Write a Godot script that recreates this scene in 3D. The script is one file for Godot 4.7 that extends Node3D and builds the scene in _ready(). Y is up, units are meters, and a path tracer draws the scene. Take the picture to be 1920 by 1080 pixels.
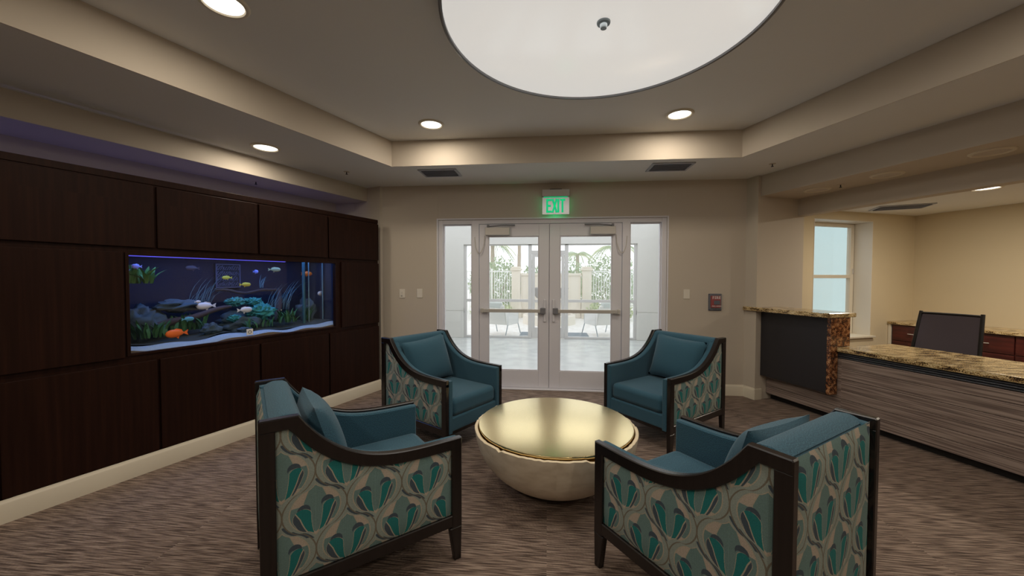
extends Node3D
# Hotel-like lobby: aquarium wall, four club chairs round a gold bowl table, glass doors, reception desk.

const TURN := 0.356047            # the side walls stand 20.4 degrees off the door wall's normal
var LB: Basis                     # left wall axes: x along the wall away from us, y up, z into the room
var RB: Basis                     # right wall axes: x along the wall towards us, y up, z into the room
var M := {}
var rng := RandomNumberGenerator.new()
var used := {}

# ---------------------------------------------------------------- mesh helpers
func mb() -> SurfaceTool:
	var st := SurfaceTool.new()
	st.begin(Mesh.PRIMITIVE_TRIANGLES)
	return st

func vert(st: SurfaceTool, p: Vector3, n: Vector3, uv = null):
	st.set_normal(n)
	if uv == null:
		var a := n.abs()
		if a.y >= a.x and a.y >= a.z: st.set_uv(Vector2(p.x, p.z))
		elif a.x >= a.z: st.set_uv(Vector2(p.z, -p.y))
		else: st.set_uv(Vector2(p.x, -p.y))
	else:
		st.set_uv(uv)
	st.add_vertex(p)

# a, b, c counter-clockwise seen from outside, with normals
func tri(st, a, b, c, na, nb, nc):
	var fn: Vector3 = (b - a).cross(c - a)
	if fn.length_squared() < 1e-16: return
	if fn.dot(na + nb + nc) < 0:
		vert(st, a, na); vert(st, b, nb); vert(st, c, nc)
	else:
		vert(st, a, na); vert(st, c, nc); vert(st, b, nb)

func quad(st, a: Vector3, b: Vector3, c: Vector3, d: Vector3):
	var n: Vector3 = (c - a).cross(d - b).normalized()
	tri(st, a, b, c, n, n, n); tri(st, a, c, d, n, n, n)

# box with chamfered / rounded edges; seg 1 = chamfer, 2+ = round
func rbox(st, c: Vector3, size: Vector3, r := 0.004, seg := 1, b := Basis()):
	var h := size / 2.0
	r = minf(r, minf(h.x, minf(h.y, h.z)) * 0.98)
	for ax in 3:
		var u := (ax + 1) % 3
		var v := (ax + 2) % 3
		for s in [-1.0, 1.0]:
			var tu := steps(h[u], r, seg)
			var tv := steps(h[v], r, seg)
			var P := []
			var N := []
			for i in tu.size():
				var rp := []
				var rn := []
				for j in tv.size():
					var p := Vector3.ZERO
					p[ax] = s * h[ax]; p[u] = tu[i]; p[v] = tv[j]
					var inner := Vector3(clampf(p.x, r - h.x, h.x - r), clampf(p.y, r - h.y, h.y - r), clampf(p.z, r - h.z, h.z - r))
					var n := (p - inner).normalized()
					rp.append(c + b * (inner + n * r)); rn.append(b * n)
				P.append(rp); N.append(rn)
			for i in tu.size() - 1:
				for j in tv.size() - 1:
					tri(st, P[i][j], P[i + 1][j], P[i + 1][j + 1], N[i][j], N[i + 1][j], N[i + 1][j + 1])
					tri(st, P[i][j], P[i + 1][j + 1], P[i][j + 1], N[i][j], N[i + 1][j + 1], N[i][j + 1])

func steps(h: float, r: float, seg: int) -> Array:
	var o := []
	for k in seg + 1: o.append(-h + r * (1.0 - tan(PI / 4 * (1.0 - float(k) / seg))))
	for k in range(seg, -1, -1): o.append(h - r * (1.0 - tan(PI / 4 * (1.0 - float(k) / seg))))
	return o

func box(st, x0: float, x1: float, y0: float, y1: float, z0: float, z1: float, r := 0.002, b := Basis(), o := Vector3.ZERO):
	rbox(st, o + b * Vector3((x0 + x1) / 2, (y0 + y1) / 2, (z0 + z1) / 2), Vector3(absf(x1 - x0), absf(y1 - y0), absf(z1 - z0)), r, 1, b)

# polygon (x, y of xf) pushed along z of xf from d0 to d1; soft sides where edges meet under 40 degrees
func prism(st, poly: PackedVector2Array, d0: float, d1: float, xf := Transform3D(), bevel := 0.0):
	var area := 0.0
	var n := poly.size()
	for i in n: area += poly[i].cross(poly[(i + 1) % n])
	if area < 0: poly.reverse()
	var en := []
	for i in n:
		var e := (poly[(i + 1) % n] - poly[i]).normalized()
		en.append(Vector2(e.y, -e.x))
	var inset := PackedVector2Array()
	for i in n:
		var a: Vector2 = en[(i + n - 1) % n]
		var c: Vector2 = en[i]
		var m := (a + c).normalized()
		inset.append(poly[i] - m * (bevel / maxf(0.4, m.dot(c))))
	var caps := Geometry2D.triangulate_polygon(inset)
	for k in range(0, caps.size(), 3):
		for side in [[d0, -1.0], [d1, 1.0]]:
			var nn: Vector3 = (xf.basis * Vector3(0, 0, side[1])).normalized()
			tri(st, xf * v3(inset[caps[k]], side[0]), xf * v3(inset[caps[k + 1]], side[0]), xf * v3(inset[caps[k + 2]], side[0]), nn, nn, nn)
	for i in n:
		var j := (i + 1) % n
		var ni: Vector2 = en[i]
		var nj: Vector2 = en[i]
		if en[(i + n - 1) % n].dot(en[i]) > 0.77: ni = (en[(i + n - 1) % n] + en[i]).normalized()
		if en[j].dot(en[i]) > 0.77: nj = (en[j] + en[i]).normalized()
		var A := xf.basis * Vector3(ni.x, ni.y, 0)
		var B := xf.basis * Vector3(nj.x, nj.y, 0)
		var lv := [[poly[i], poly[j], d0 + bevel, d1 - bevel, A, B]]
		for q in lv:
			var p0: Vector3 = xf * v3(poly[i], d0 + bevel)
			var p1: Vector3 = xf * v3(poly[j], d0 + bevel)
			var p2: Vector3 = xf * v3(poly[j], d1 - bevel)
			var p3: Vector3 = xf * v3(poly[i], d1 - bevel)
			tri(st, p0, p1, p2, A, B, B); tri(st, p0, p2, p3, A, B, A)
		if bevel > 0:
			for side in [[d0, d0 + bevel, -1.0], [d1, d1 - bevel, 1.0]]:
				var zz: Vector3 = xf.basis * Vector3(0, 0, side[2])
				var Am := (A + zz).normalized()
				var Bm := (B + zz).normalized()
				var q0: Vector3 = xf * v3(inset[i], side[0])
				var q1: Vector3 = xf * v3(inset[j], side[0])
				var q2: Vector3 = xf * v3(poly[j], side[1])
				var q3: Vector3 = xf * v3(poly[i], side[1])
				tri(st, q0, q1, q2, Am, Bm, Bm); tri(st, q0, q2, q3, Am, Bm, Am)

func v3(p: Vector2, z: float) -> Vector3: return Vector3(p.x, p.y, z)

# plan polygon in world x, z between two heights
func slab(st, pts: Array, y0: float, y1: float):
	var p := PackedVector2Array()
	for q in pts: p.append(Vector2(q.x, -q.y))
	prism(st, p, y0, y1, Transform3D(Basis(Vector3(1, 0, 0), Vector3(0, 0, -1), Vector3(0, 1, 0)), Vector3.ZERO))

# rows of points; smooth normals by differences; closed_u joins the last column to the first
func grid(st, rows: Array, closed_u := false, flip := false, uvs = null):
	var R := rows.size()
	var Cn: int = rows[0].size()
	var N := []
	for i in R:
		var rn := []
		for j in Cn:
			var a: Vector3 = rows[mini(i + 1, R - 1)][j] - rows[maxi(i - 1, 0)][j]
			var jl := (j + Cn - 1) % Cn if closed_u else maxi(j - 1, 0)
			var jr := (j + 1) % Cn if closed_u else mini(j + 1, Cn - 1)
			var b: Vector3 = rows[i][jr] - rows[i][jl]
			if a.length() < 1e-7: a = rows[mini(i + 1, R - 1)][(j + Cn / 2) % Cn] - rows[i][j] if i == 0 else rows[i][j] - rows[maxi(i - 1, 0)][(j + Cn / 2) % Cn]
			if b.length() < 1e-7:
				var o := i + 1 if i == 0 else i - 1
				o = clampi(o, 0, R - 1)
				b = rows[o][jr] - rows[o][jl]
			var n := a.cross(b).normalized()
			rn.append(-n if flip else n)
		N.append(rn)
	for i in R - 1:
		for j in (Cn if closed_u else Cn - 1):
			var k := (j + 1) % Cn
			if uvs == null:
				tri(st, rows[i][j], rows[i + 1][j], rows[i + 1][k], N[i][j], N[i + 1][j], N[i + 1][k])
				tri(st, rows[i][j], rows[i + 1][k], rows[i][k], N[i][j], N[i + 1][k], N[i][k])
			else:
				tri_uv(st, [rows[i][j], rows[i + 1][j], rows[i + 1][k]], [N[i][j], N[i + 1][j], N[i + 1][k]], [uvs[i][j], uvs[i + 1][j], uvs[i + 1][k]])
				tri_uv(st, [rows[i][j], rows[i + 1][k], rows[i][k]], [N[i][j], N[i + 1][k], N[i][k]], [uvs[i][j], uvs[i + 1][k], uvs[i][k]])

func tri_uv(st, p: Array, n: Array, uv: Array):
	var fn: Vector3 = (p[1] - p[0]).cross(p[2] - p[0])
	var o := [0, 1, 2] if fn.dot(n[0] + n[1] + n[2]) < 0 else [0, 2, 1]
	for k in o: vert(st, p[k], n[k], uv[k])

# profile of (radius, height) turned round y; runs split at sharp corners
func lathe(st, prof: Array, segs := 32, c := Vector3.ZERO, b := Basis()):
	for k in prof.size() - 1:
		var p: Vector2 = prof[k]
		var q: Vector2 = prof[k + 1]
		if p.distance_to(q) < 1e-7: continue
		var nrm := Vector2((q - p).y, -(q - p).x).normalized()
		var n0 := nrm
		var n1 := nrm
		if k > 0:
			var d: Vector2 = prof[k] - prof[k - 1]
			var m := Vector2(d.y, -d.x).normalized()
			if m.dot(nrm) > 0.72: n0 = (m + nrm).normalized()
		if k < prof.size() - 2:
			var d2: Vector2 = prof[k + 2] - prof[k + 1]
			var m2 := Vector2(d2.y, -d2.x).normalized()
			if m2.dot(nrm) > 0.72: n1 = (m2 + nrm).normalized()
		for s in segs:
			var a0 := TAU * s / segs
			var a1 := TAU * (s + 1) / segs
			var e0 := Vector3(cos(a0), 0, sin(a0))
			var e1 := Vector3(cos(a1), 0, sin(a1))
			var up := Vector3.UP
			var P := [c + b * (e0 * p.x + up * p.y), c + b * (e1 * p.x + up * p.y), c + b * (e1 * q.x + up * q.y), c + b * (e0 * q.x + up * q.y)]
			var Nn := [b * (e0 * n0.x + up * n0.y), b * (e1 * n0.x + up * n0.y), b * (e1 * n1.x + up * n1.y), b * (e0 * n1.x + up * n1.y)]
			tri(st, P[0], P[1], P[2], Nn[0], Nn[1], Nn[2]); tri(st, P[0], P[2], P[3], Nn[0], Nn[2], Nn[3])

func tube(st, pts: Array, radii, segs := 8):
	var rows := []
	var up := Vector3(0.13, 0.97, 0.21)
	for i in pts.size():
		var d: Vector3 = (pts[mini(i + 1, pts.size() - 1)] - pts[maxi(i - 1, 0)]).normalized()
		if absf(d.dot(up)) > 0.95: up = Vector3(0.9, 0.1, 0.3)
		var x := d.cross(up).normalized()
		var y := d.cross(x)
		var r: float = radii[i] if radii is Array else radii
		var row := []
		for k in segs: row.append(pts[i] + (x * cos(TAU * k / segs) + y * sin(TAU * k / segs)) * r)
		rows.append(row)
	grid(st, rows, true)
	for e in [[0, 1], [pts.size() - 1, -1]]:
		var q: int = e[0]
		var nn: Vector3 = (pts[q] - pts[q + e[1]]).normalized()
		for k in segs: tri(st, pts[q], rows[q][k], rows[q][(k + 1) % segs], nn, nn, nn)

func ellipsoid(st, c: Vector3, r: Vector3, segs := 16, rings := 10, b := Basis()):
	var rows := []
	for i in rings + 1:
		var t := PI * i / rings
		var row := []
		for j in segs: row.append(c + b * Vector3(r.x * sin(t) * cos(TAU * j / segs), r.y * cos(t), r.z * sin(t) * sin(TAU * j / segs)))
		rows.append(row)
	grid_out(st, rows, c)

func grid_out(st, rows, c):   # a closed blob: normals point away from c
	var R: int = rows.size()
	var Cn: int = rows[0].size()
	var N := []
	for i in R:
		var rn := []
		for j in Cn:
			var a: Vector3 = rows[mini(i + 1, R - 1)][j] - rows[maxi(i - 1, 0)][j]
			var bb: Vector3 = rows[i][(j + 1) % Cn] - rows[i][(j + Cn - 1) % Cn]
			var n := a.cross(bb)
			if n.length() < 1e-10 or i == 0 or i == R - 1: n = rows[i][j] - c
			n = n.normalized()
			if n.dot(rows[i][j] - c) < 0: n = -n
			rn.append(n)
		N.append(rn)
	for i in R - 1:
		for j in Cn:
			var k := (j + 1) % Cn
			tri(st, rows[i][j], rows[i + 1][j], rows[i + 1][k], N[i][j], N[i + 1][j], N[i + 1][k])
			tri(st, rows[i][j], rows[i + 1][k], rows[i][k], N[i][j], N[i + 1][k], N[i][k])

# ---------------------------------------------------------------- scene helpers
func numbered(called: String) -> String:
	var k: int = used.get(called, -1) + 1
	used[called] = k
	return called if k == 0 else "%s_%03d" % [called, k]

func obj(called: String, st, m: Material, parent: Node = self) -> MeshInstance3D:
	var o := MeshInstance3D.new()
	o.mesh = st.commit() if st is SurfaceTool else st
	o.material_override = m
	if parent == self:
		o.name = numbered(called)
	else:
		var k := 0
		var nm := called
		while parent.has_node(NodePath(nm)):
			k += 1
			nm = "%s_%03d" % [called, k]
		o.name = nm
	parent.add_child(o, true)
	return o

func thing(called: String, label: String, category: String, at := Vector3.ZERO, turn := 0.0, group := "") -> Node3D:
	var o := Node3D.new()
	o.name = numbered(called)
	add_child(o, true)
	o.position = at
	o.rotation.y = turn
	tag(o, label, category, group)
	return o

func tag(o: Node, label: String, category: String, group := ""):
	o.set_meta("label", label)
	o.set_meta("category", category)
	if group != "": o.set_meta("group", group)

func struct(called: String, st, m: Material) -> MeshInstance3D:
	var o := obj(called, st, m)
	o.set_meta("kind", "structure")
	return o

func dup(o: Node3D, at: Vector3, turn: float, label: String) -> Node3D:
	var c: Node3D = o.duplicate()
	c.name = numbered(String(o.name).rstrip("_0123456789"))
	add_child(c, true)
	c.position = at
	c.rotation.y = turn
	c.set_meta("label", label)
	return c

func C(r: float, g: float, b: float, a := 1.0) -> Color: return Color(r / 255.0, g / 255.0, b / 255.0, a)

func mat(called: String, col: Color, rough := 0.6, metal := 0.0) -> StandardMaterial3D:
	var m := StandardMaterial3D.new()
	m.resource_name = called
	m.albedo_color = col
	m.roughness = rough
	m.metallic = metal
	M[called] = m
	return m

func noise(freq: float, sd: int, oct := 4, kind := FastNoiseLite.TYPE_SIMPLEX_SMOOTH) -> FastNoiseLite:
	var n := FastNoiseLite.new()
	n.noise_type = kind
	n.frequency = freq
	n.seed = sd
	n.fractal_octaves = oct
	return n

# a noise picture stretched sx times across and sy times down, coloured by a ramp of [at, colour]
func streaks(w: int, h: int, sx: int, sy: int, freq: float, sd: int, ramp: Array, oct := 4) -> ImageTexture:
	var im := noise(freq, sd, oct).get_image(w / sx, h / sy)
	im.resize(w, h, Image.INTERPOLATE_CUBIC)
	var g := Gradient.new()
	g.offsets = PackedFloat32Array(ramp.map(func(x): return x[0]))
	g.colors = PackedColorArray(ramp.map(func(x): return x[1]))
	var lut := []
	for i in 256: lut.append(g.sample(i / 255.0))
	var out := Image.create(w, h, false, Image.FORMAT_RGB8)
	for y in h:
		for x in w:
			out.set_pixel(x, y, lut[int(im.get_pixel(x, y).r * 255)])
	return ImageTexture.create_from_image(out)

func bumpy(m: StandardMaterial3D, freq: float, sd: int, scale_cm: float, uvs := Vector3.ONE):
	var t := NoiseTexture2D.new()
	t.width = 256; t.height = 256; t.seamless = true
	t.noise = noise(freq, sd, 3)
	m.heightmap_enabled = true
	m.heightmap_texture = t
	m.heightmap_scale = scale_cm
	m.uv1_scale = uvs

func l_at(s: float, y: float, n: float) -> Vector3: return LB * Vector3(s, y, n)
func r_at(s: float, y: float, n: float) -> Vector3: return RB * Vector3(-s, y, n)
func lx(n: float, z: float) -> float: return (n - z * sin(TURN)) / cos(TURN)     # x of the left-parallel line at depth z
func rx(n: float, z: float) -> float: return (z * sin(TURN) - n) / cos(TURN)
func V(x: float, y: float) -> Vector2: return Vector2(x, y)
func pl2(p: Vector3) -> Vector2: return Vector2(p.x, p.z)

# ---------------------------------------------------------------- the scene
func _ready():
	rng.seed = 7
	LB = Basis(Vector3(sin(TURN), 0, -cos(TURN)), Vector3.UP, Vector3(cos(TURN), 0, sin(TURN)))
	RB = Basis(Vector3(sin(TURN), 0, cos(TURN)), Vector3.UP, Vector3(-cos(TURN), 0, sin(TURN)))
	# camera, sky, sun, exposure
	var cam := Camera3D.new()
	cam.name = "camera"
	add_child(cam)
	cam.position = Vector3(0, 1.45, 0)
	cam.rotation_degrees = Vector3(-1.55, 5.45, 0.12)
	cam.fov = 74.89
	cam.near = 0.05
	cam.far = 300
	var we := WorldEnvironment.new()
	we.name = "surroundings"
	var env := Environment.new()
	env.background_mode = Environment.BG_SKY
	var sm := ProceduralSkyMaterial.new()
	sm.sky_top_color = C(232, 236, 241)
	sm.sky_horizon_color = C(240, 244, 250)
	sm.ground_horizon_color = C(235, 238, 242)
	sm.ground_bottom_color = C(190, 190, 190)
	sm.sky_energy_multiplier = 1.35
	sm.ground_energy_multiplier = 1.2
	env.sky = Sky.new()
	env.sky.sky_material = sm
	env.tonemap_mode = Environment.TONE_MAPPER_LINEAR
	env.tonemap_exposure = 1.0
	env.sdfgi_enabled = true
	env.ssao_enabled = true
	env.ssil_enabled = true
	we.environment = env
	add_child(we)
	materials()
	shell()
	left_wall()
	right_side()
	entrance()
	outdoors()
	ceiling_fittings()
	wall_fittings()
	chairs()
	table()
	desk()
	office()
	aquarium()

func materials():
	mat("paint", C(196, 186, 172), 0.75)
	mat("office_paint", C(212, 198, 168), 0.75)
	mat("ceiling_paint", C(230, 230, 228), 0.8)
	mat("trim_white", C(222, 214, 196), 0.45)
	var c := mat("carpet", Color.WHITE, 0.95)
	c.albedo_texture = streaks(1024, 1024, 20, 1, 0.2, 3, [[0.0, C(56, 45, 39)], [0.36, C(96, 80, 71)], [0.5, C(132, 113, 101)], [0.64, C(150, 132, 119)], [1.0, C(176, 157, 142)]], 3)
	c.uv1_scale = Vector3(0.5, 0.6, 1)
	var ct := NoiseTexture2D.new()
	ct.width = 512; ct.height = 512; ct.seamless = true
	ct.noise = noise(0.2, 5, 2)
	c.heightmap_enabled = true
	c.heightmap_texture = ct
	c.heightmap_scale = 0.6
	var w := mat("espresso", Color.WHITE, 0.45)
	w.albedo_texture = streaks(512, 512, 1, 16, 0.05, 11, [[0.0, C(34, 18, 13)], [0.5, C(40, 22, 16)], [1.0, C(48, 27, 19)]])
	w.uv1_scale = Vector3(1.2, 0.5, 1)
	w.metallic_specular = 0.24
	mat("espresso_dark", C(30, 20, 17), 0.6)
	var f := mat("frame_wood", Color.WHITE, 0.26)
	f.albedo_texture = streaks(256, 256, 1, 8, 0.06, 17, [[0.0, C(19, 15, 16)], [0.5, C(27, 22, 22)], [1.0, C(36, 29, 28)]])
	f.uv1_scale = Vector3(3, 1, 1)
	f.metallic_specular = 0.55
	var tl := mat("teal_cloth", Color.WHITE, 0.9)
	tl.albedo_texture = streaks(512, 512, 1, 2, 0.3, 23, [[0.0, C(14, 42, 56)], [0.4, C(34, 74, 93)], [0.6, C(47, 91, 112)], [1.0, C(98, 142, 158)]], 2)
	tl.uv1_scale = Vector3(2.2, 2.2, 1)
	tl.rim_enabled = true
	tl.rim = 0.25
	tl.rim_tint = 0.6
	var pt := mat("pattern_cloth", Color.WHITE, 0.9)
	pt.albedo_texture = damask()
	pt.uv1_scale = Vector3(1.0 / 0.24, 1.0 / 0.33, 1)
	mat("gold", C(238, 218, 164), 0.24, 1.0)
	mat("gold_leaf", C(205, 166, 84), 0.42, 1.0)
	var pl := mat("plaster", Color.WHITE, 0.6)
	pl.albedo_texture = streaks(256, 256, 2, 1, 0.04, 29, [[0.0, C(206, 194, 174)], [0.5, C(220, 209, 190)], [1.0, C(229, 220, 203)]])
	pl.uv1_scale = Vector3(1.5, 1.5, 1)
	mat("plaster_edge", C(232, 216, 184), 0.5)
	mat("black", C(22, 20, 20), 0.6)
	mat("aluminium", C(222, 221, 228), 0.42)
	mat("aluminium_dark", C(120, 120, 126), 0.45)
	mat("steel", C(206, 202, 196), 0.35, 0.35)
	mat("closer_grey", C(200, 196, 190), 0.5)
	var g := mat("glass", Color(0.92, 0.97, 0.97, 0.06), 0.0)
	g.transparency = BaseMaterial3D.TRANSPARENCY_ALPHA
	var g2 := mat("tank_glass", Color(0.2, 0.3, 0.4, 0.03), 0.0)
	g2.transparency = BaseMaterial3D.TRANSPARENCY_ALPHA
	g2.metallic_specular = 0.28
	mat("outdoor_white", C(222, 221, 216), 0.8)
	mat("wing_wall", C(196, 222, 222), 0.8)
	mat("outdoor_frame", C(208, 206, 204), 0.5)
	var tf := mat("porch_tile", Color.WHITE, 0.22)
	tf.albedo_texture = streaks(512, 512, 1, 1, 0.012, 31, [[0.0, C(190, 194, 193)], [0.5, C(204, 208, 206)], [1.0, C(214, 217, 215)]], 3)
	tf.uv1_scale = Vector3(0.4, 0.4, 1)
	var pv := mat("patio_stone", Color.WHITE, 0.85)
	pv.albedo_texture = streaks(512, 512, 1, 1, 0.03, 37, [[0.0, C(214, 206, 196)], [0.42, C(238, 234, 228)], [1.0, C(250, 248, 244)]], 5)
	pv.uv1_scale = Vector3(0.3, 0.3, 1)
	mat("stucco", C(232, 222, 206), 0.9)
	mat("fence_white", C(240, 240, 236), 0.6)
	mat("sling", C(238, 236, 230), 0.85)
	mat("sling_cushion", C(208, 214, 210), 0.9)
	mat("sling_metal", C(150, 160, 166), 0.4)
	mat("mat_grey", C(112, 124, 134), 0.95)
	mat("urn", C(128, 124, 124), 0.7)
	var lf := mat("leaf", C(168, 184, 150), 0.7)
	lf.backlight_enabled = true
	lf.backlight = C(110, 124, 84)
	var lf2 := mat("leaf_light", C(196, 204, 162), 0.7)
	lf2.backlight_enabled = true
	lf2.backlight = C(130, 136, 86)
	mat("palm_trunk", C(176, 160, 140), 0.9)
	var gr := mat("granite", Color.WHITE, 0.16)
	gr.albedo_texture = granite([[0.0, C(30, 24, 22)], [0.33, C(60, 46, 36)], [0.41, C(150, 118, 72)], [0.5, C(204, 178, 124)], [0.64, C(228, 208, 166)], [1.0, C(242, 232, 206)]], 41, 3)
	gr.uv1_scale = Vector3(1.1, 1.1, 1)
	var gb := mat("granite_brown", Color.WHITE, 0.2)
	gb.albedo_texture = granite([[0.0, C(22, 16, 15)], [0.38, C(48, 30, 24)], [0.47, C(116, 66, 38)], [0.56, C(158, 98, 54)], [0.66, C(190, 146, 104)], [1.0, C(220, 196, 164)]], 43, 1)
	gb.uv1_scale = Vector3(1.2, 1.2, 1)
	var lm := mat("laminate", Color.WHITE, 0.5)
	lm.albedo_texture = streaks(1024, 512, 32, 1, 0.09, 47, [[0.0, C(92, 79, 74)], [0.4, C(126, 110, 103)], [0.6, C(152, 136, 127)], [1.0, C(176, 160, 152)]], 4)
	lm.uv1_scale = Vector3(0.5, 1.4, 1)
	mat("metal_band", C(88, 92, 100), 0.35, 0.6)
	mat("counter_dark", C(40, 38, 42), 0.45)
	var cw := mat("cherry", Color.WHITE, 0.4)
	cw.albedo_texture = streaks(256, 256, 8, 1, 0.06, 53, [[0.0, C(56, 20, 18)], [1.0, C(96, 40, 32)]])
	mat("mesh_back", C(100, 94, 106), 0.8)
	mat("switch_white", C(226, 220, 208), 0.4)
	mat("alarm_red", C(150, 26, 36), 0.4)
	mat("alarm_white", C(226, 214, 214), 0.4)
	mat("alarm_grey", C(84, 88, 104), 0.4)
	mat("vent_grey", C(176, 180, 190), 0.6)
	mat("vent_dark", C(40, 42, 46), 0.8)
	mat("rim_grey", C(128, 128, 130), 0.4, 0.4)
	mat("finial", C(150, 162, 170), 0.4, 0.3)
	emit(mat("lens_lit", C(255, 250, 240), 0.5), C(255, 246, 230), 3.0)
	mat("lens_off", C(200, 190, 176), 0.4)
	emit(mat("diffuser", C(228, 226, 222), 0.2), C(255, 252, 246), 0.55)
	emit(mat("exit_green", C(10, 150, 100), 0.5), C(12, 232, 150), 0.55)
	mat("exit_panel", C(206, 206, 206), 0.25, 0.5)
	mat("tank_blue", C(9, 20, 52), 0.9)
	emit(mat("tank_tube", C(150, 150, 255), 0.5), C(96, 92, 255), 0.8)
	emit(mat("tank_glow", C(150, 130, 255), 0.5), C(120, 100, 255), 0.6)
	var sd := mat("sand", Color.WHITE, 0.95)
	sd.albedo_texture = streaks(256, 256, 1, 1, 0.2, 59, [[0.0, C(84, 100, 116)], [0.45, C(150, 176, 200)], [1.0, C(206, 222, 236)]], 3)
	sd.uv1_scale = Vector3(3, 3, 1)
	mat("gravel", C(58, 66, 64), 0.95)
	mat("sand_edge", C(120, 104, 86), 0.9)
	mat("fish_white", C(226, 224, 222), 0.5)
	mat("fish_orange", C(255, 116, 20), 0.5)
	mat("fish_yellow", C(235, 205, 60), 0.5)
	mat("fish_dun", C(170, 160, 110), 0.5)
	mat("fish_lilac", C(170, 160, 225), 0.5)
	mat("fish_brown", C(70, 52, 60), 0.5)
	mat("fish_blue", C(90, 170, 200), 0.5)
	mat("weed", C(52, 104, 56), 0.7)
	mat("weed_bright", C(78, 128, 50), 0.7)
	mat("weed_pale", C(112, 146, 150), 0.7)
	mat("teal_rock", C(58, 146, 146), 0.9)
	mat("slate_rock", C(66, 84, 96), 0.9)
	mat("drift", C(70, 60, 62), 0.9)
	mat("pipe_green", C(52, 100, 108), 0.4)
	mat("plaque", C(26, 24, 40), 0.8)
	mat("plaque_relief", C(104, 100, 124), 0.8)
	mat("tag_white", C(232, 232, 230), 0.5)

func emit(m: StandardMaterial3D, col: Color, k: float):
	m.emission_enabled = true
	m.emission = col
	m.emission_energy_multiplier = k

func granite(ramp: Array, sd: int, stretch: int) -> ImageTexture:
	var S := 512
	var a := noise(0.03, sd, 5).get_image(S / stretch, S)
	a.resize(S, S, Image.INTERPOLATE_CUBIC)
	var b := noise(0.16, sd + 1, 3).get_image(S, S)
	var g := Gradient.new()
	g.offsets = PackedFloat32Array(ramp.map(func(x): return x[0]))
	g.colors = PackedColorArray(ramp.map(func(x): return x[1]))
	var out := Image.create(S, S, false, Image.FORMAT_RGB8)
	for y in S:
		for x in S:
			out.set_pixel(x, y, g.sample(clampf(a.get_pixel(x, y).r * 0.55 + b.get_pixel(x, y).r * 0.6 - 0.08, 0, 1)))
	return ImageTexture.create_from_image(out)

# the woven ogee pattern of the chairs: one repeat, two half-dropped motifs
func damask() -> ImageTexture:
	var W := 256
	var H := 352
	var out := Image.create(W, H, false, Image.FORMAT_RGB8)
	var r := RandomNumberGenerator.new()
	r.seed = 5
	var sage := C(160, 174, 168)
	var sage2 := C(118, 150, 150)
	var beige := C(198, 187, 174)
	var slate := C(76, 92, 106)
	var teal := C(34, 132, 134)
	var line := C(192, 184, 166)
	for j in H:
		for i in W:
			var px := float(i) / W
			var py := 1.0 - float(j) / H
			var x := px - roundf(px)
			var y := py
			if absf(x) > ogee(y):
				x = px - 0.5
				y = fmod(py + 0.5, 1.0)
			var d := ogee(y) - absf(x)
			var p := Vector2(x, y * 1.375)
			var left := x < 0
			var col := sage2
			# pale flames round the pointed spade, dark crescents under them
			var sp := 0.19 * pow(maxf(0.0, 1.0 - absf(p.y - 0.84) / 0.4), 0.8)
			if p.y > 0.8 and absf(x) > sp: col = beige
			if absf(absf(x) - sp) < 0.007 and p.y > 0.8: col = line
			# curls above the leaves
			var hd := Vector2(-0.2, 0.6) if left else Vector2(0.215, 0.68)
			var cc := hd + (Vector2(0.02, 0.12) if left else Vector2(-0.03, 0.1))
			if p.distance_to(cc) < 0.1 and p.distance_to(cc + Vector2(0.03 if left else -0.03, -0.055)) > 0.062: col = slate
			# two leaves rising from the foot, teal above and slate below
			var tip := Vector2(0, 0.16)
			var ax := hd - tip
			var t := (p - tip).dot(ax) / ax.length_squared()
			var off := (p - tip).cross(ax) / ax.length() * (-1.0 if left else 1.0)   # + on the outer side
			off -= 0.03 * sin(PI * clampf(t, 0, 1))
			var rad := (0.15 if left else 0.115) * pow(clampf(t, 0, 1), 0.75)
			if t > 1.0: rad = sqrt(maxf(0.0, pow(0.15 if left else 0.115, 2.0) - pow((t - 1.0) * ax.length(), 2.0)))
			if t > 0.02 and absf(off) < rad:
				var cut := (0.02 if left else 0.03) + 0.05 * (t - 0.6)
				col = teal if off < cut else slate
				if absf(off - cut) < 0.009 or rad - absf(off) < 0.008: col = line
			if p.y > 0.17 and p.y < 0.44 and d < 0.16 and col == sage2: col = beige
			if p.y < 0.2 and absf(x) < 0.024: col = slate
			if d < 0.105: col = sage
			if absf(d - 0.105) < 0.01: col = line
			if d < 0.012: col = C(128, 122, 108)
			if d > 0.012 and d < 0.055 and p.y > 0.92 and p.y < 1.22 and not left: col = slate
			if d > 0.012 and d < 0.04 and p.y > 0.2 and p.y < 0.42 and left: col = slate
			var k := 0.9 + 0.13 * float(i % 3 == 0) - 0.1 * float(i % 3 == 1) + r.randf_range(-0.1, 0.1)
			out.set_pixel(i, j, Color(col.r * k, col.g * k, col.b * k))
	return ImageTexture.create_from_image(out)

func ogee(y: float) -> float:   # half width of one motif at height y
	var c := cos(TAU * y)
	return 0.25 - 0.25 * signf(c) * pow(absf(c), 0.62)

# ---------------------------------------------------------------- shell
const BACK := 2.2     # the wall behind the camera
const DOOR_Z := -4.858

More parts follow.
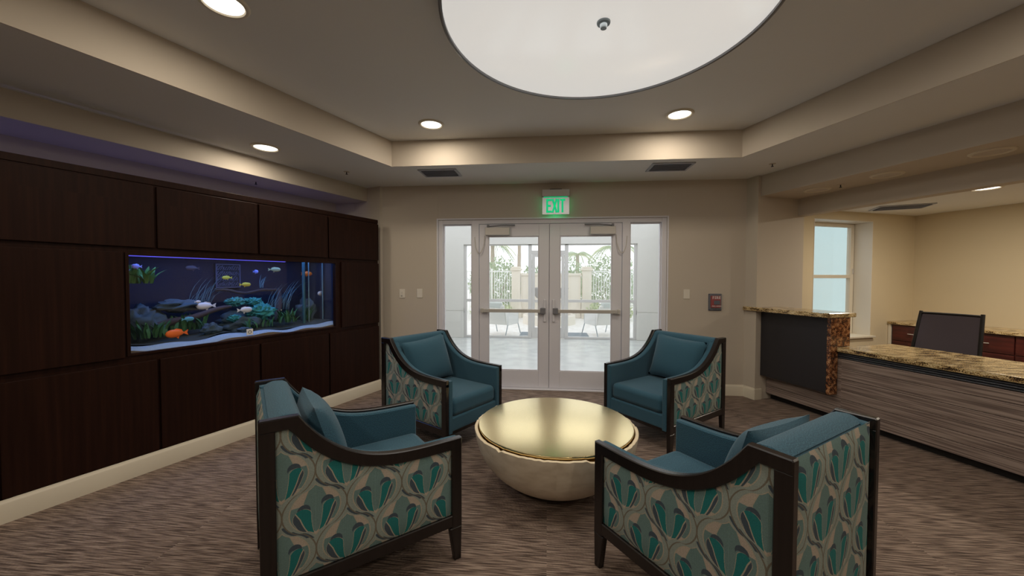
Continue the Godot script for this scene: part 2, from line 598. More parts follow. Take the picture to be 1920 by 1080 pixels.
func shell():
	var st := mb()
	slab(st, [V(-6.2, BACK + 0.2), V(7.5, BACK + 0.2), V(7.5, -4.99), V(-6.2, -4.99)], -0.12, 0.0)
	slab(st, [V(2.62, -4.99), V(12, -4.99), V(12, -9), V(2.62, -9)], -0.12, 0.0)
	struct("floor", st, M.carpet)
	# ceiling: tray at 2.935 inside a lower ring at 2.66
	st = mb()
	var n0 := -2.993
	var m0 := -3.205
	var tray_back := 1.5
	var tray_far := -4.0
	slab(st, [V(lx(-4.75, BACK + 0.2), BACK + 0.2), V(lx(n0, BACK + 0.2), BACK + 0.2), V(lx(n0, tray_far), tray_far), V(lx(-4.75, tray_far), tray_far)], 2.66, 2.96)
	slab(st, [V(rx(m0, BACK + 0.2), BACK + 0.2), V(rx(-4.0, BACK + 0.2), BACK + 0.2), V(rx(-4.0, tray_far), tray_far), V(rx(m0, tray_far), tray_far)], 2.66, 2.96)
	slab(st, [V(lx(-4.75, tray_far), tray_far), V(rx(-4.6, tray_far), tray_far), V(rx(-4.6, -5.0), -5.0), V(lx(-4.75, -5.0), -5.0)], 2.66, 2.96)
	slab(st, [V(lx(n0, BACK + 0.2), BACK + 0.2), V(rx(m0, BACK + 0.2), BACK + 0.2), V(rx(m0, tray_back), tray_back), V(lx(n0, tray_back), tray_back)], 2.66, 2.96)
	slab(st, [V(-8, BACK + 0.3), V(8, BACK + 0.3), V(8, -5.0), V(-8, -5.0)], 2.935, 3.1)
	struct("ceiling", st, M.ceiling_paint)
	st = mb()   # the upright sides of the tray, in the wall colour
	var e := 0.006
	var tz := tray_far + e
	slab(st, [V(lx(n0, tray_back), tray_back), V(lx(n0 + e, tray_back), tray_back), V(lx(n0 + e, tz), tz), V(lx(n0, tray_far), tray_far)], 2.66, 2.934)
	slab(st, [V(rx(m0, tray_back), tray_back), V(rx(m0 + e, tray_back), tray_back), V(rx(m0 + e, tz), tz), V(rx(m0, tray_far), tray_far)], 2.66, 2.934)
	slab(st, [V(lx(n0, tray_far), tray_far), V(lx(n0 + e, tz), tz), V(rx(m0 + e, tz), tz), V(rx(m0, tray_far), tray_far)], 2.66, 2.934)
	struct("trim_8", st, M.paint)
	# beam over the aquarium wall
	st = mb()
	box(st, -4.2, 3.755, 2.476, 2.7, -4.75, -4.003, 0.004, LB)
	struct("trim_1", st, M.paint)
	# alcove wall behind the panelling and its return by the door wall
	st = mb()
	box(st, -4.2, 3.9, 0, 2.75, -4.75, -4.5, 0.002, LB)
	struct("wall_alcove", st, M.paint)
	st = mb()
	slab(st, [pl2(l_at(3.755, 0, -3.772)), pl2(l_at(3.755, 0, -4.6)), V(-3.2, -5.0), V(-2.2, -5.0), V(-2.2, -4.86)], 0, 2.75)
	struct("wall_return", st, M.paint)
	# door wall around the opening
	st = mb()
	box(st, -2.23, -1.443, 0, 2.75, -5.0, DOOR_Z)
	box(st, 1.475, 2.75, 0, 2.75, -5.0, DOOR_Z)
	box(st, -1.443, 1.475, 2.207, 2.75, -5.0, DOOR_Z)
	struct("wall_front", st, M.paint)
	st = mb()
	box(st, -6.4, 7.0, 0, 3.0, BACK, BACK + 0.2)
	struct("wall_back", st, M.paint)
	# baseboards
	st = mb()
	skirting(st, -3.9, 3.61, -3.641, LB)
	struct("baseboard_left", st, M.trim_white)
	st = mb()
	skirting_x(st, -2.2, -1.45)
	skirting_x(st, 1.49, 2.46)
	struct("baseboard_front", st, M.trim_white)

func skirt_profile() -> PackedVector2Array:
	return PackedVector2Array([V(0, 0), V(0.016, 0), V(0.016, 0.112), V(0.012, 0.122), V(0.007, 0.128), V(0.006, 0.136), V(0, 0.136)])

func skirting(st, s0: float, s1: float, n: float, b: Basis):
	# profile x -> room side, y -> up, pushed along the wall
	prism(st, skirt_profile(), s0, s1, Transform3D(Basis(b.z, Vector3.UP, b.x) if b.determinant() > 0 else b, b.z * n))

func skirting_x(st, x0: float, x1: float):
	prism(st, skirt_profile(), -x1, -x0, Transform3D(Basis(Vector3(0, 0, 1), Vector3.UP, Vector3(-1, 0, 0)), Vector3(0, 0, DOOR_Z)))

func left_wall():
	# panelled facade: a carcass with an opening for the tank, proud panels and a cap
	var st := mb()
	var n := -3.667
	box(st, -4.1, 1.232, 0, 2.165, n - 0.04, n, 0.001, LB)
	box(st, 2.966, 3.606, 0, 2.165, n - 0.04, n, 0.001, LB)
	box(st, 1.232, 2.966, 0, 0.893, n - 0.04, n, 0.001, LB)
	box(st, 1.232, 2.966, 1.612, 2.165, n - 0.04, n, 0.001, LB)
	box(st, 3.566, 3.606, 0, 2.165, n - 0.3, n - 0.04, 0.001, LB)
	var wall := struct("wall_left", st, M.espresso)
	var seam := 0.009
	var cols := []
	var s := 3.61
	while s > -4.0:
		cols.append([s - 0.7415, s])
		s -= 0.7415
	for c in cols:
		st = mb()
		box(st, c[0] + seam, c[1] - seam, 1.668, 2.128, n, n + 0.022, 0.003, LB)
		obj("panel", st, M.espresso, wall)
		st = mb()
		box(st, c[0] + seam, c[1] - seam, 0.136, 0.826, n, n + 0.022, 0.003, LB)
		obj("panel", st, M.espresso, wall)
	for c in [[3.036, 3.604], [0.46, 1.2], [-0.29, 0.448], [-1.04, -0.302], [-1.79, -1.052], [-2.54, -1.802], [-3.29, -2.552], [-4.0, -3.302]]:
		st = mb()
		box(st, c[0], c[1], 0.872, 1.628, n, n + 0.022, 0.003, LB)
		obj("panel", st, M.espresso, wall)
	st = mb()
	box(st, -4.1, 3.61, 2.14, 2.187, n - 0.06, n + 0.006, 0.003, LB)
	obj("cap", st, M.espresso, wall)
	st = mb()   # slim frame round the glass
	for q in [[1.214, 1.234, 0.878, 1.626], [2.962, 2.982, 0.878, 1.626], [1.234, 2.962, 0.878, 0.896], [1.234, 2.962, 1.608, 1.626]]:
		box(st, q[0], q[1], q[2], q[3], n - 0.02, n + 0.012, 0.002, LB)
	obj("frame", st, M.espresso, wall)

func right_side():
	var st := mb()   # deep soffit, then a lower header over the desk
	box(st, -3.75, 4.2, 2.418, 2.72, -4.6, -3.99, 0.004, RB)
	struct("trim_2", st, M.paint)
	st = mb()
	box(st, -3.75, 4.2, 2.212, 2.72, -4.69, -4.56, 0.004, RB)
	struct("trim_3", st, M.paint)
	st = mb()   # pier at the end of the desk
	box(st, -4.3, -3.557, 0, 2.72, -4.66, -3.95, 0.003, RB)
	struct("wall_pier", st, M.paint)
	st = mb()
	prism(st, skirt_profile(), 3.557, 3.72, Transform3D(Basis(RB.z, Vector3.UP, -RB.x), RB.z * -3.95))
	prism(st, skirt_profile(), -3.966, -3.934, Transform3D(Basis(RB.x, Vector3.UP, RB.z * -1), RB * Vector3(-3.557, 0, 0))) if false else null
	box(st, -3.557, -3.541, 0, 0.13, -4.04, -3.934, 0.003, RB)
	struct("baseboard_right", st, M.trim_white)
	st = mb()   # office ceiling
	box(st, -4.5, 4.2, 2.42, 2.6, -7.8, -4.6, 0.001, RB)
	struct("ceiling_office", st, M.ceiling_paint)
	st = mb()   # window wall with a deep opening
	box(st, -4.36, -4.04, 0, 2.5, -5.48, -4.55, 0.002, RB)
	box(st, -4.36, -4.04, 0, 2.5, -7.8, -6.63, 0.002, RB)
	box(st, -4.36, -4.04, 0, 0.58, -6.63, -5.48, 0.002, RB)
	box(st, -4.36, -4.04, 2.295, 2.5, -6.63, -5.48, 0.002, RB)
	struct("wall_window", st, M.office_paint)
	st = mb()
	box(st, -4.36, 4.3, 0, 2.5, -7.8, -7.54, 0.002, RB)
	struct("wall_right", st, M.office_paint)
	st = mb()
	box(st, 3.4, 3.6, 0, 2.5, -7.7, -4.0, 0.002, RB)
	struct("wall_side", st, M.paint)
	# window: frame, mid rail, two panes, sill
	st = mb()
	for q in [[-6.62, -6.55, 0.6, 2.29], [-5.49, -5.53, 0.6, 2.29], [-6.55, -5.53, 2.235, 2.29], [-6.55, -5.53, 1.455, 1.505], [-6.55, -5.53, 0.6, 0.66]]:
		box(st, -4.33, -4.27, q[2], q[3], q[0], q[1], 0.004, RB)
	var wn := struct("window_3", st, M.trim_white)
	for q in [[0.66, 1.455], [1.505, 2.235]]:
		st = mb()
		box(st, -4.305, -4.299, q[0], q[1], -6.55, -5.53, 0.001, RB)
		obj("pane", st, M.glass, wn)
	st = mb()
	box(st, -4.28, -3.99, 0.572, 0.6, -6.68, -5.44, 0.006, RB)
	obj("sill", st, M.trim_white, wn)
	st = mb()
	box(st, -4.29, -4.262, 1.52, 1.6, -6.61, -6.585, 0.004, RB)
	obj("latch", st, M.closer_grey, wn)
	# white wall of the building's other wing, a little way outside the office window
	st = mb()
	box(st, -7.2, -7.0, 0, 5.0, -13, -5.6, 0.01, RB)
	struct("wall_outside", st, M.wing_wall)
	st = mb()   # white lining of the window opening
	box(st, -4.27, -4.036, 0.6, 2.289, -6.632, -6.622, 0.002, RB)
	box(st, -4.27, -4.036, 0.6, 2.289, -5.488, -5.478, 0.002, RB)
	box(st, -4.27, -4.036, 2.289, 2.297, -6.632, -5.478, 0.002, RB)
	struct("trim_7", st, M.switch_white)

# ---------------------------------------------------------------- entrance
func entrance():
	var z0 := -4.985
	var z1 := -4.872
	var st := mb()
	for q in [[-1.443, -1.384], [-0.998, -0.902], [0.936, 1.03], [1.416, 1.475]]:
		box(st, q[0], q[1], 0, 2.207, z0, z1, 0.004)
	box(st, -1.384, 1.416, 2.152, 2.207, z0, z1 - 0.001, 0.004)
	for q in [[-1.384, -0.998], [1.03, 1.416]]:
		box(st, q[0], q[1], 0, 0.1, z0, z1 - 0.001, 0.004)
	box(st, -0.902, 0.936, 0.0, 0.012, z0, -4.82, 0.003)
	struct("trim_4", st, M.aluminium)
	st = mb()   # thin casing on the room side
	for q in [[-1.462, -1.443, 0, 2.226], [1.475, 1.494, 0, 2.226], [-1.443, 1.475, 2.207, 2.226]]:
		box(st, q[0], q[1], q[2], q[3], z1 - 0.02, DOOR_Z + 0.006, 0.003)
	struct("trim_5", st, M.aluminium)
	for k in 2:   # sidelights
		var a: float = [-1.384, 1.03][k]
		var b: float = [-0.998, 1.416][k]
		st = mb()
		for q in [[a, a + 0.014, 0.1, 2.152], [b - 0.014, b, 0.1, 2.152], [a + 0.014, b - 0.014, 0.1, 0.116], [a + 0.014, b - 0.014, 2.136, 2.152]]:
			box(st, q[0], q[1], q[2], q[3], -4.95, -4.905, 0.002)
		var w := struct("window_%d" % (k + 1), st, M.aluminium)
		st = mb()
		box(st, a + 0.014, b - 0.014, 0.116, 2.136, -4.932, -4.924, 0.001)
		obj("pane", st, M.glass, w)
	st = mb()
	box(st, 0.004, 0.03, 0.014, 2.148, -4.945, -4.934, 0.001)
	struct("trim_6", st, M.aluminium)
	for k in 2:   # door leaves
		var sgn: float = [1.0, -1.0][k]
		var b := Basis(Vector3(sgn, 0, 0), Vector3.UP, Vector3(0, 0, 1))
		var o := Vector3([-0.897, 0.931][k], 0, -4.91)
		st = mb()
		var W := 0.911
		dbox(st, b, o, 0, 0.118, 0.014, 2.148, -0.022, 0.022)
		dbox(st, b, o, W - 0.132, W, 0.014, 2.148, -0.022, 0.022)
		dbox(st, b, o, 0.118, W - 0.132, 1.992, 2.148, -0.0215, 0.0215)
		dbox(st, b, o, 0.118, W - 0.132, 0.014, 0.236, -0.0215, 0.0215)
		var d := struct("door_%d" % (k + 1), st, M.aluminium)
		st = mb()
		dbox(st, b, o, 0.118, W - 0.132, 0.236, 1.992, -0.004, 0.004, 0.0005)
		obj("pane", st, M.glass, d)
		st = mb()
		for q in [[0.118, 0.13, 0.236, 1.992], [W - 0.144, W - 0.132, 0.236, 1.992], [0.13, W - 0.144, 0.236, 0.248], [0.13, W - 0.144, 1.98, 1.992]]:
			dbox(st, b, o, q[0], q[1], q[2], q[3], -0.014, 0.014, 0.003)
		obj("glazing_bead", st, M.aluminium, d)
		st = mb()   # push bar: channel with end cap and the active bar
		dbox(st, b, o, 0.03, 0.83, 1.0, 1.045, 0.04, 0.075, 0.004)
		var bar := obj("push_bar", st, M.steel, d)
		st = mb()
		dbox(st, b, o, 0.022, 0.055, 0.994, 1.051, 0.02, 0.082, 0.006)
		obj("end_cap", st, M.steel, bar)
		st = mb()
		dbox(st, b, o, 0.8, 0.868, 0.985, 1.062, 0.02, 0.085, 0.008)
		obj("latch_case", st, M.aluminium_dark, bar)
		st = mb()
		dbox(st, b, o, 0.842, 0.872, 0.88, 1.17, 0.02, 0.05, 0.008)
		obj("rod_case", st, M.aluminium, bar)
		st = mb()   # overhead closer
		dbox(st, b, o, 0.085, 0.4, 2.003, 2.1, 0.024, 0.085, 0.006)
		var cl := obj("closer", st, M.closer_grey, d)
		st = mb()
		tube(st, [o + b * Vector3(0.12, 2.115, 0.055), o + b * Vector3(0.3, 2.125, 0.09), o + b * Vector3(0.47, 2.13, 0.05)], 0.009, 8)
		tube(st, [o + b * Vector3(0.12, 2.1, 0.055), o + b * Vector3(0.12, 2.135, 0.055)], 0.016, 10)
		obj("closer_arm", st, M.aluminium_dark, cl)
		st = mb()   # loop of cable from leaf to frame
		var loop := []
		for i in 17:
			var t := i / 16.0
			loop.append(o + b * Vector3(lerpf(0.075, -0.06, t), 2.0 - 0.22 * pow(sin(PI * t), 0.5) - 0.02 * t, 0.04 + 0.02 * sin(PI * t)))
		tube(st, loop, 0.0055, 6)
		obj("cable_loop", st, M.closer_grey, d)

func dbox(st, b: Basis, o: Vector3, x0: float, x1: float, y0: float, y1: float, z0: float, z1: float, r := 0.003):
	var c: Vector3 = o + b * Vector3((x0 + x1) / 2, (y0 + y1) / 2, (z0 + z1) / 2)
	rbox(st, c, Vector3(x1 - x0, y1 - y0, z1 - z0), r)

# ---------------------------------------------------------------- outdoors
const OUT_Z := -8.94

func outdoors():
	var st := mb()
	slab(st, [V(-3.3, -4.99), V(2.62, -4.99), V(2.62, -4.99), V(3.3, -9.1), V(-3.3, -9.1)] if false else [V(-3.3, -4.99), V(2.62, -4.99), V(2.62, -9.1), V(-3.3, -9.1)], -0.12, -0.002)
	struct("floor_porch", st, M.porch_tile)
	st = mb()
	slab(st, [V(-30, -9.1), V(30, -9.1), V(30, -45), V(-30, -45)], -0.2, -0.03)
	struct("ground_patio", st, M.patio_stone)
	# porch: side walls, ceiling, outer wall with a wainscot line
	st = mb()
	box(st, -3.3, -3.1, 0, 2.75, -9.1, -5.0)
	struct("wall_porch_left", st, M.outdoor_white)
	st = mb()
	box(st, 2.55, 2.75, 0, 2.75, -9.1, -5.0)
	struct("wall_porch_right", st, M.outdoor_white)
	st = mb()
	for q in [[-3.1, -2.03], [2.06, 2.55]]:
		box(st, q[0], q[1], 0.66, 2.75, OUT_Z - 0.16, OUT_Z)
		box(st, q[0], q[1], 0, 0.645, OUT_Z - 0.16, OUT_Z)
		box(st, q[0], q[1], 0.6, 0.7, OUT_Z - 0.15, OUT_Z - 0.012)
	box(st, -2.03, 2.06, 2.25, 2.75, OUT_Z - 0.16, OUT_Z)
	struct("wall_porch", st, M.outdoor_white)
	# outer storefront: posts, rails and panes, a glazed door in the middle
	st = mb()
	for q in [[-2.03, -1.97, 0, 2.25], [2.0, 2.06, 0, 2.25], [-0.47, -0.385, 0, 2.25], [0.395, 0.48, 0, 2.25], [-0.385, 0.395, 2.02, 2.1], [-1.97, -0.47, 0.0, 0.05], [0.48, 2.0, 0.0, 0.05], [-1.97, -0.47, 0.87, 0.935], [0.48, 2.0, 0.87, 0.935], [-1.97, 2.0, 2.225, 2.25]]:
		box(st, q[0], q[1], q[2], q[3], OUT_Z - 0.12, OUT_Z - 0.05, 0.004)
	var w := struct("window_4", st, M.outdoor_frame)
	for q in [[-1.97, -0.47, 0.05, 0.87], [-1.97, -0.47, 0.935, 2.225], [0.48, 2.0, 0.05, 0.87], [0.48, 2.0, 0.935, 2.225], [-0.385, 0.395, 2.1, 2.225]]:
		st = mb()
		box(st, q[0], q[1], q[2], q[3], OUT_Z - 0.088, OUT_Z - 0.082, 0.001)
		obj("pane", st, M.glass, w)
	st = mb()
	for q in [[-0.38, -0.31, 0.01, 2.015], [0.32, 0.39, 0.01, 2.015], [-0.31, 0.32, 0.01, 0.26], [-0.31, 0.32, 1.95, 2.015], [-0.31, 0.32, 0.86, 0.93]]:
		box(st, q[0], q[1], q[2], q[3], OUT_Z - 0.105, OUT_Z - 0.06, 0.004)
	var dr := struct("door_3", st, M.outdoor_frame)
	for q in [[0.26, 0.86], [0.93, 1.95]]:
		st = mb()
		box(st, -0.31, 0.32, q[0], q[1], OUT_Z - 0.088, OUT_Z - 0.082, 0.001)
		obj("pane", st, M.glass, dr)
	# patio seats
	var a := patio_chair("grey sling patio armchair left of the outer glass door")
	a.position = Vector3(-1.22, -0.03, -9.7)
	a.rotation.y = deg_to_rad(-20)
	dup(a, Vector3(1.41, -0.03, -9.88), deg_to_rad(20), "grey sling patio armchair right of the outer glass door")
	st = mb()
	rbox(st, Vector3(0.16, -0.022, -9.75), Vector3(1.75, 0.014, 0.85), 0.004)
	tag(obj("door_mat", st, M.mat_grey), "wide grey mat on the patio outside the outer glass door", "mat")
	# fountain
	var f := thing("fountain", "grey bowl fountain in a round cream basin before the low wall", "fountain", Vector3(0.04, -0.03, -12.3))
	st = mb()
	lathe(st, [V(0.0, 0.0), V(0.85, 0.0), V(0.85, 0.27), V(0.82, 0.3), V(0.7, 0.3), V(0.68, 0.27), V(0.68, 0.1), V(0.0, 0.1)], 48)
	obj("basin", st, M.stucco, f)
	st = mb()
	lathe(st, [V(0.28, 0.1), V(0.26, 0.14), V(0.12, 0.22), V(0.09, 0.5), V(0.13, 0.62), V(0.16, 0.7)], 24)
	obj("pedestal", st, M.stucco, f)
	st = mb()
	lathe(st, [V(0.0, 0.69), V(0.2, 0.7), V(0.42, 0.84), V(0.56, 1.0), V(0.62, 1.12), V(0.64, 1.15), V(0.6, 1.155), V(0.52, 1.08), V(0.0, 0.98)], 32)
	obj("bowl", st, M.urn, f)
	# low wall, pillars, fences
	st = mb()
	box(st, -1.0, 1.2, -0.03, 1.53, -14.12, -13.95, 0.01)
	var lw := obj("garden_wall", st, M.stucco)
	tag(lw, "low beige stucco wall between the two garden pillars", "wall")
	st = mb()
	box(st, -1.02, 1.22, 1.53, 1.62, -14.17, -13.9, 0.015)
	obj("cap", st, M.stucco, lw)
	for k in 2:
		var px: float = [-1.18, 1.42][k]
		var p := thing("garden_pillar", "square cream stucco pillar at the %s end of the low garden wall" % ["left", "right"][k], "pillar", Vector3(px, -0.03, -14.0), 0, "garden pillars")
		st = mb()
		rbox(st, Vector3(0, 0.88, 0), Vector3(0.32, 1.76, 0.32), 0.012)
		obj("shaft", st, M.stucco, p)
		st = mb()
		rbox(st, Vector3(0, 0.3, 0), Vector3(0.4, 0.6, 0.4), 0.012)
		obj("plinth", st, M.stucco, p)
		st = mb()
		rbox(st, Vector3(0, 1.79, 0), Vector3(0.42, 0.07, 0.42), 0.012)
		rbox(st, Vector3(0, 1.86, 0), Vector3(0.34, 0.07, 0.34), 0.02)
		obj("cap", st, M.stucco, p)
	for k in 2:
		var sgn: float = [-1.0, 1.0][k]
		var fx: float = [-1.36, 1.6][k]
		var f2 := thing("picket_fence", "white metal picket fence %s of the garden pillars" % ["left", "right"][k], "fence", Vector3(fx, -0.03, -14.0), 0, "metal fences")
		for y in [0.2, 1.72]:
			st = mb()
			rbox(st, Vector3(sgn * 1.3, y, 0), Vector3(2.6, 0.04, 0.03), 0.004)
			obj("rail", st, M.fence_white, f2)
		st = mb()
		rbox(st, Vector3.ZERO, Vector3(0.022, 1.68, 0.022), 0.003)
		var pm := st.commit()
		for i in 27:
			var pk := obj("picket", pm, M.fence_white, f2)
			pk.position = Vector3(sgn * (0.06 + 0.095 * i), 0.92, 0.024)
		for x in [0.75, 2.55]:
			st = mb()
			rbox(st, Vector3(sgn * x, 0.91, -0.05), Vector3(0.07, 1.82, 0.06), 0.004)
			obj("post", st, M.fence_white, f2)
	# shrubs, palms
	bush("hedge", "dense green hedge behind the left picket fence", Vector3(-2.2, -0.03, -15.6), Vector3(1.1, 1.15, 0.7), 3200, M.leaf)
	bush("hedge", "dense green hedge behind the right picket fence", Vector3(2.5, -0.03, -15.6), Vector3(1.2, 1.18, 0.7), 3200, M.leaf)
	bush("shrub", "dark shrub beyond the low wall on its left", Vector3(-0.7, -0.03, -17.0), Vector3(0.5, 1.05, 0.5), 1300, M.leaf)
	bush("shrub", "rounded shrub beyond the low wall on its right", Vector3(1.15, -0.03, -17.0), Vector3(0.62, 1.12, 0.5), 1600, M.leaf)
	bush("flower_bed", "low pale planting in front of the left picket fence", Vector3(-2.0, -0.03, -13.4), Vector3(0.8, 0.28, 0.3), 800, M.leaf_light)
	bush("flower_bed", "low pale planting in front of the right picket fence", Vector3(2.2, -0.03, -13.4), Vector3(0.8, 0.3, 0.3), 800, M.leaf_light)
	palm("tall palm tree with arching fronds over the left picket fence", Vector3(-2.66, -0.03, -17.5), 3.05, 1.1, 13)
	palm("palm tree with drooping fronds over the right picket fence", Vector3(2.9, -0.03, -17.5), 2.85, 1.15, 13)
	palm("far palm whose crown hangs high between the door leaves, left", Vector3(-1.75, -0.03, -22.0), 4.1, 1.2, 12)
	palm("far bushy palm rising above the shrub right of the outer door", Vector3(1.5, -0.03, -20.5), 2.75, 0.95, 16)

func patio_chair(label: String) -> Node3D:
	var t := thing("patio_chair", label, "chair", Vector3.ZERO, 0, "patio sling chairs")
	var st := mb()
	var prof := PackedVector2Array([V(0.36, 0.42), V(0.36, 0.30), V(-0.3, 0.30), V(-0.46, 0.78), V(-0.40, 0.80), V(-0.27, 0.42)])
	prism(st, prof, -0.31, 0.31, Transform3D(Basis(Vector3(0, 0, -1), Vector3.UP, Vector3(1, 0, 0)), Vector3.ZERO), 0.012)
	obj("seat_shell", st, M.sling, t)
	for s in [-1.0, 1.0]:
		st = mb()
		prism(st, PackedVector2Array([V(0.37, 0.58), V(0.36, 0.28), V(-0.3, 0.28), V(-0.44, 0.72)]), -0.012, 0.012, Transform3D(Basis(Vector3(0, 0, -1), Vector3.UP, Vector3(1, 0, 0)), Vector3(s * 0.33, 0, 0)), 0.004)
		obj("arm_panel", st, M.sling, t)
		for q in [[-0.36, -0.48], [0.28, 0.44]]:
			st = mb()
			tube(st, [Vector3(s * 0.33, 0.56, q[0]), Vector3(s * 0.335, 0.28, q[0] * 0.97), Vector3(s * 0.35, 0.0, q[1])], 0.013, 8)
			obj("leg", st, M.sling_metal, t)
	st = mb()
	rbox(st, Vector3(0, 0.8, 0.4), Vector3(0.5, 0.16, 0.12), 0.05, 3)
	obj("headrest", st, M.sling_cushion, t)
	st = mb()
	rbox(st, Vector3(0, 0.44, -0.04), Vector3(0.56, 0.1, 0.6), 0.04, 3)
	obj("seat_cushion", st, M.sling_cushion, t)
	return t

func leaf_mesh(len_: float, wid: float) -> ArrayMesh:
	var st := mb()
	var rows := []
	for i in 4:
		var t := i / 3.0
		var ww := wid * sin(PI * clampf(t * 0.86 + 0.1, 0, 1))
		rows.append([Vector3(-ww, len_ * t, 0.02 * t), Vector3(0, len_ * t, -0.15 * ww + 0.03 * t * t), Vector3(ww, len_ * t, 0.02 * t)])
	grid(st, rows)
	return st.commit()

func bush(called: String, label: String, at: Vector3, r: Vector3, count: int, m: Material):
	var t := thing(called, label, "plant" if called != "hedge" else "hedge", at)
	var st := mb()
	for k in 5:
		var a := TAU * k / 5 + rng.randf()
		tube(st, [Vector3(0.05 * cos(a), 0, 0.05 * sin(a)), Vector3(r.x * 0.3 * cos(a), r.y * 0.8, r.z * 0.3 * sin(a)), Vector3(r.x * 0.6 * cos(a), r.y * 1.5, r.z * 0.6 * sin(a))], [0.025, 0.018, 0.008], 6)
	obj("stems", st, M.palm_trunk, t)
	var mm := MultiMesh.new()
	mm.transform_format = MultiMesh.TRANSFORM_3D
	mm.mesh = leaf_mesh(0.075, 0.024)
	mm.instance_count = count
	for i in count:
		var d := Vector3(rng.randfn(), rng.randfn(), rng.randfn()).normalized()
		var p := Vector3(d.x * r.x, r.y + d.y * r.y, d.z * r.z) * (0.5 + 0.52 * sqrt(rng.randf()))
		p.y = maxf(p.y + rng.randf_range(-0.1, 0.1), 0.03)
		var b := Basis.from_euler(Vector3(rng.randf_range(-1.2, 1.2), rng.randf() * TAU, rng.randf_range(-0.9, 0.9)))
		mm.set_instance_transform(i, Transform3D(b.scaled(Vector3.ONE * rng.randf_range(0.8, 1.7)), p))
	var o := MultiMeshInstance3D.new()
	o.name = "foliage"
	o.multimesh = mm
	o.material_override = m
	o.set_meta("kind", "stuff")
	t.add_child(o, true)

func palm(label: String, at: Vector3, h: float, fl: float, fronds: int):
	var t := thing("palm_tree", label, "palm tree", at, 0, "palms beyond the fence")
	var st := mb()
	var pts := []
	var rad := []
	for i in 13:
		var k := i / 12.0
		pts.append(Vector3(0.08 * sin(k * 2.0), h * k, 0.05 * k))
		rad.append(0.13 - 0.05 * k + (0.012 if i % 2 == 0 else 0.0))
	tube(st, pts, rad, 12)
	obj("trunk", st, M.palm_trunk, t)
	var top: Vector3 = pts[12]
	for f in fronds:
		var a := TAU * f / fronds + rng.randf_range(-0.2, 0.2)
		var lift := rng.randf_range(0.2, 0.75)
		var dirv := Vector3(cos(a), 0, sin(a))
		var side := Vector3(-sin(a), 0, cos(a))
		st = mb()
		var spine := []
		for i in 9:
			var k := i / 8.0
			spine.append(top + dirv * fl * k + Vector3.UP * (fl * (lift * k - 0.95 * k * k)))
		tube(st, spine, 0.012, 5)
		for i in range(1, 9):
			for s in [-1.0, 1.0]:
				for q in 2:
					var p: Vector3 = spine[i].lerp(spine[i - 1], 0.5 * q)
					var d: Vector3 = (side * s + dirv * 0.5 + Vector3.DOWN * 0.55).normalized()
					var L := 0.36 * sin(PI * (0.15 + 0.8 * i / 9.0))
					var wv: Vector3 = dirv * 0.022
					tri(st, p - wv, p + wv, p + d * L, Vector3.UP, Vector3.UP, Vector3.UP)
		obj("frond", st, M.leaf_light if f % 3 == 0 else M.leaf, t)

# ---------------------------------------------------------------- ceiling
func downlight(at: Vector3, label: String, lit: bool, energy: float, group: String):
	var t := thing("downlight", label, "ceiling light", at, 0, group)
	var st := mb()
	lathe(st, [V(0.092, -0.001), V(0.1, -0.012), V(0.112, -0.012), V(0.122, -0.004), V(0.123, 0.002)], 32)
	obj("trim_ring", st, M.trim_white, t)
	st = mb()
	lathe(st, [V(0.0, -0.008), V(0.06, -0.007), V(0.095, -0.004), V(0.097, 0.002)], 32)
	obj("lens", st, M.lens_lit if lit else M.lens_off, t)
	if lit:
		var l := AreaLight3D.new()
		l.name = "lamp_light"
		l.position = Vector3(0, -0.016, 0)
		l.rotation_degrees = Vector3(-90, 0, 0)
		l.area_size = Vector2(0.17, 0.17)
		l.area_range = 14
		l.area_attenuation = 2
		l.light_color = C(255, 240, 218)
		l.light_energy = energy
		l.shadow_enabled = true
		t.add_child(l)

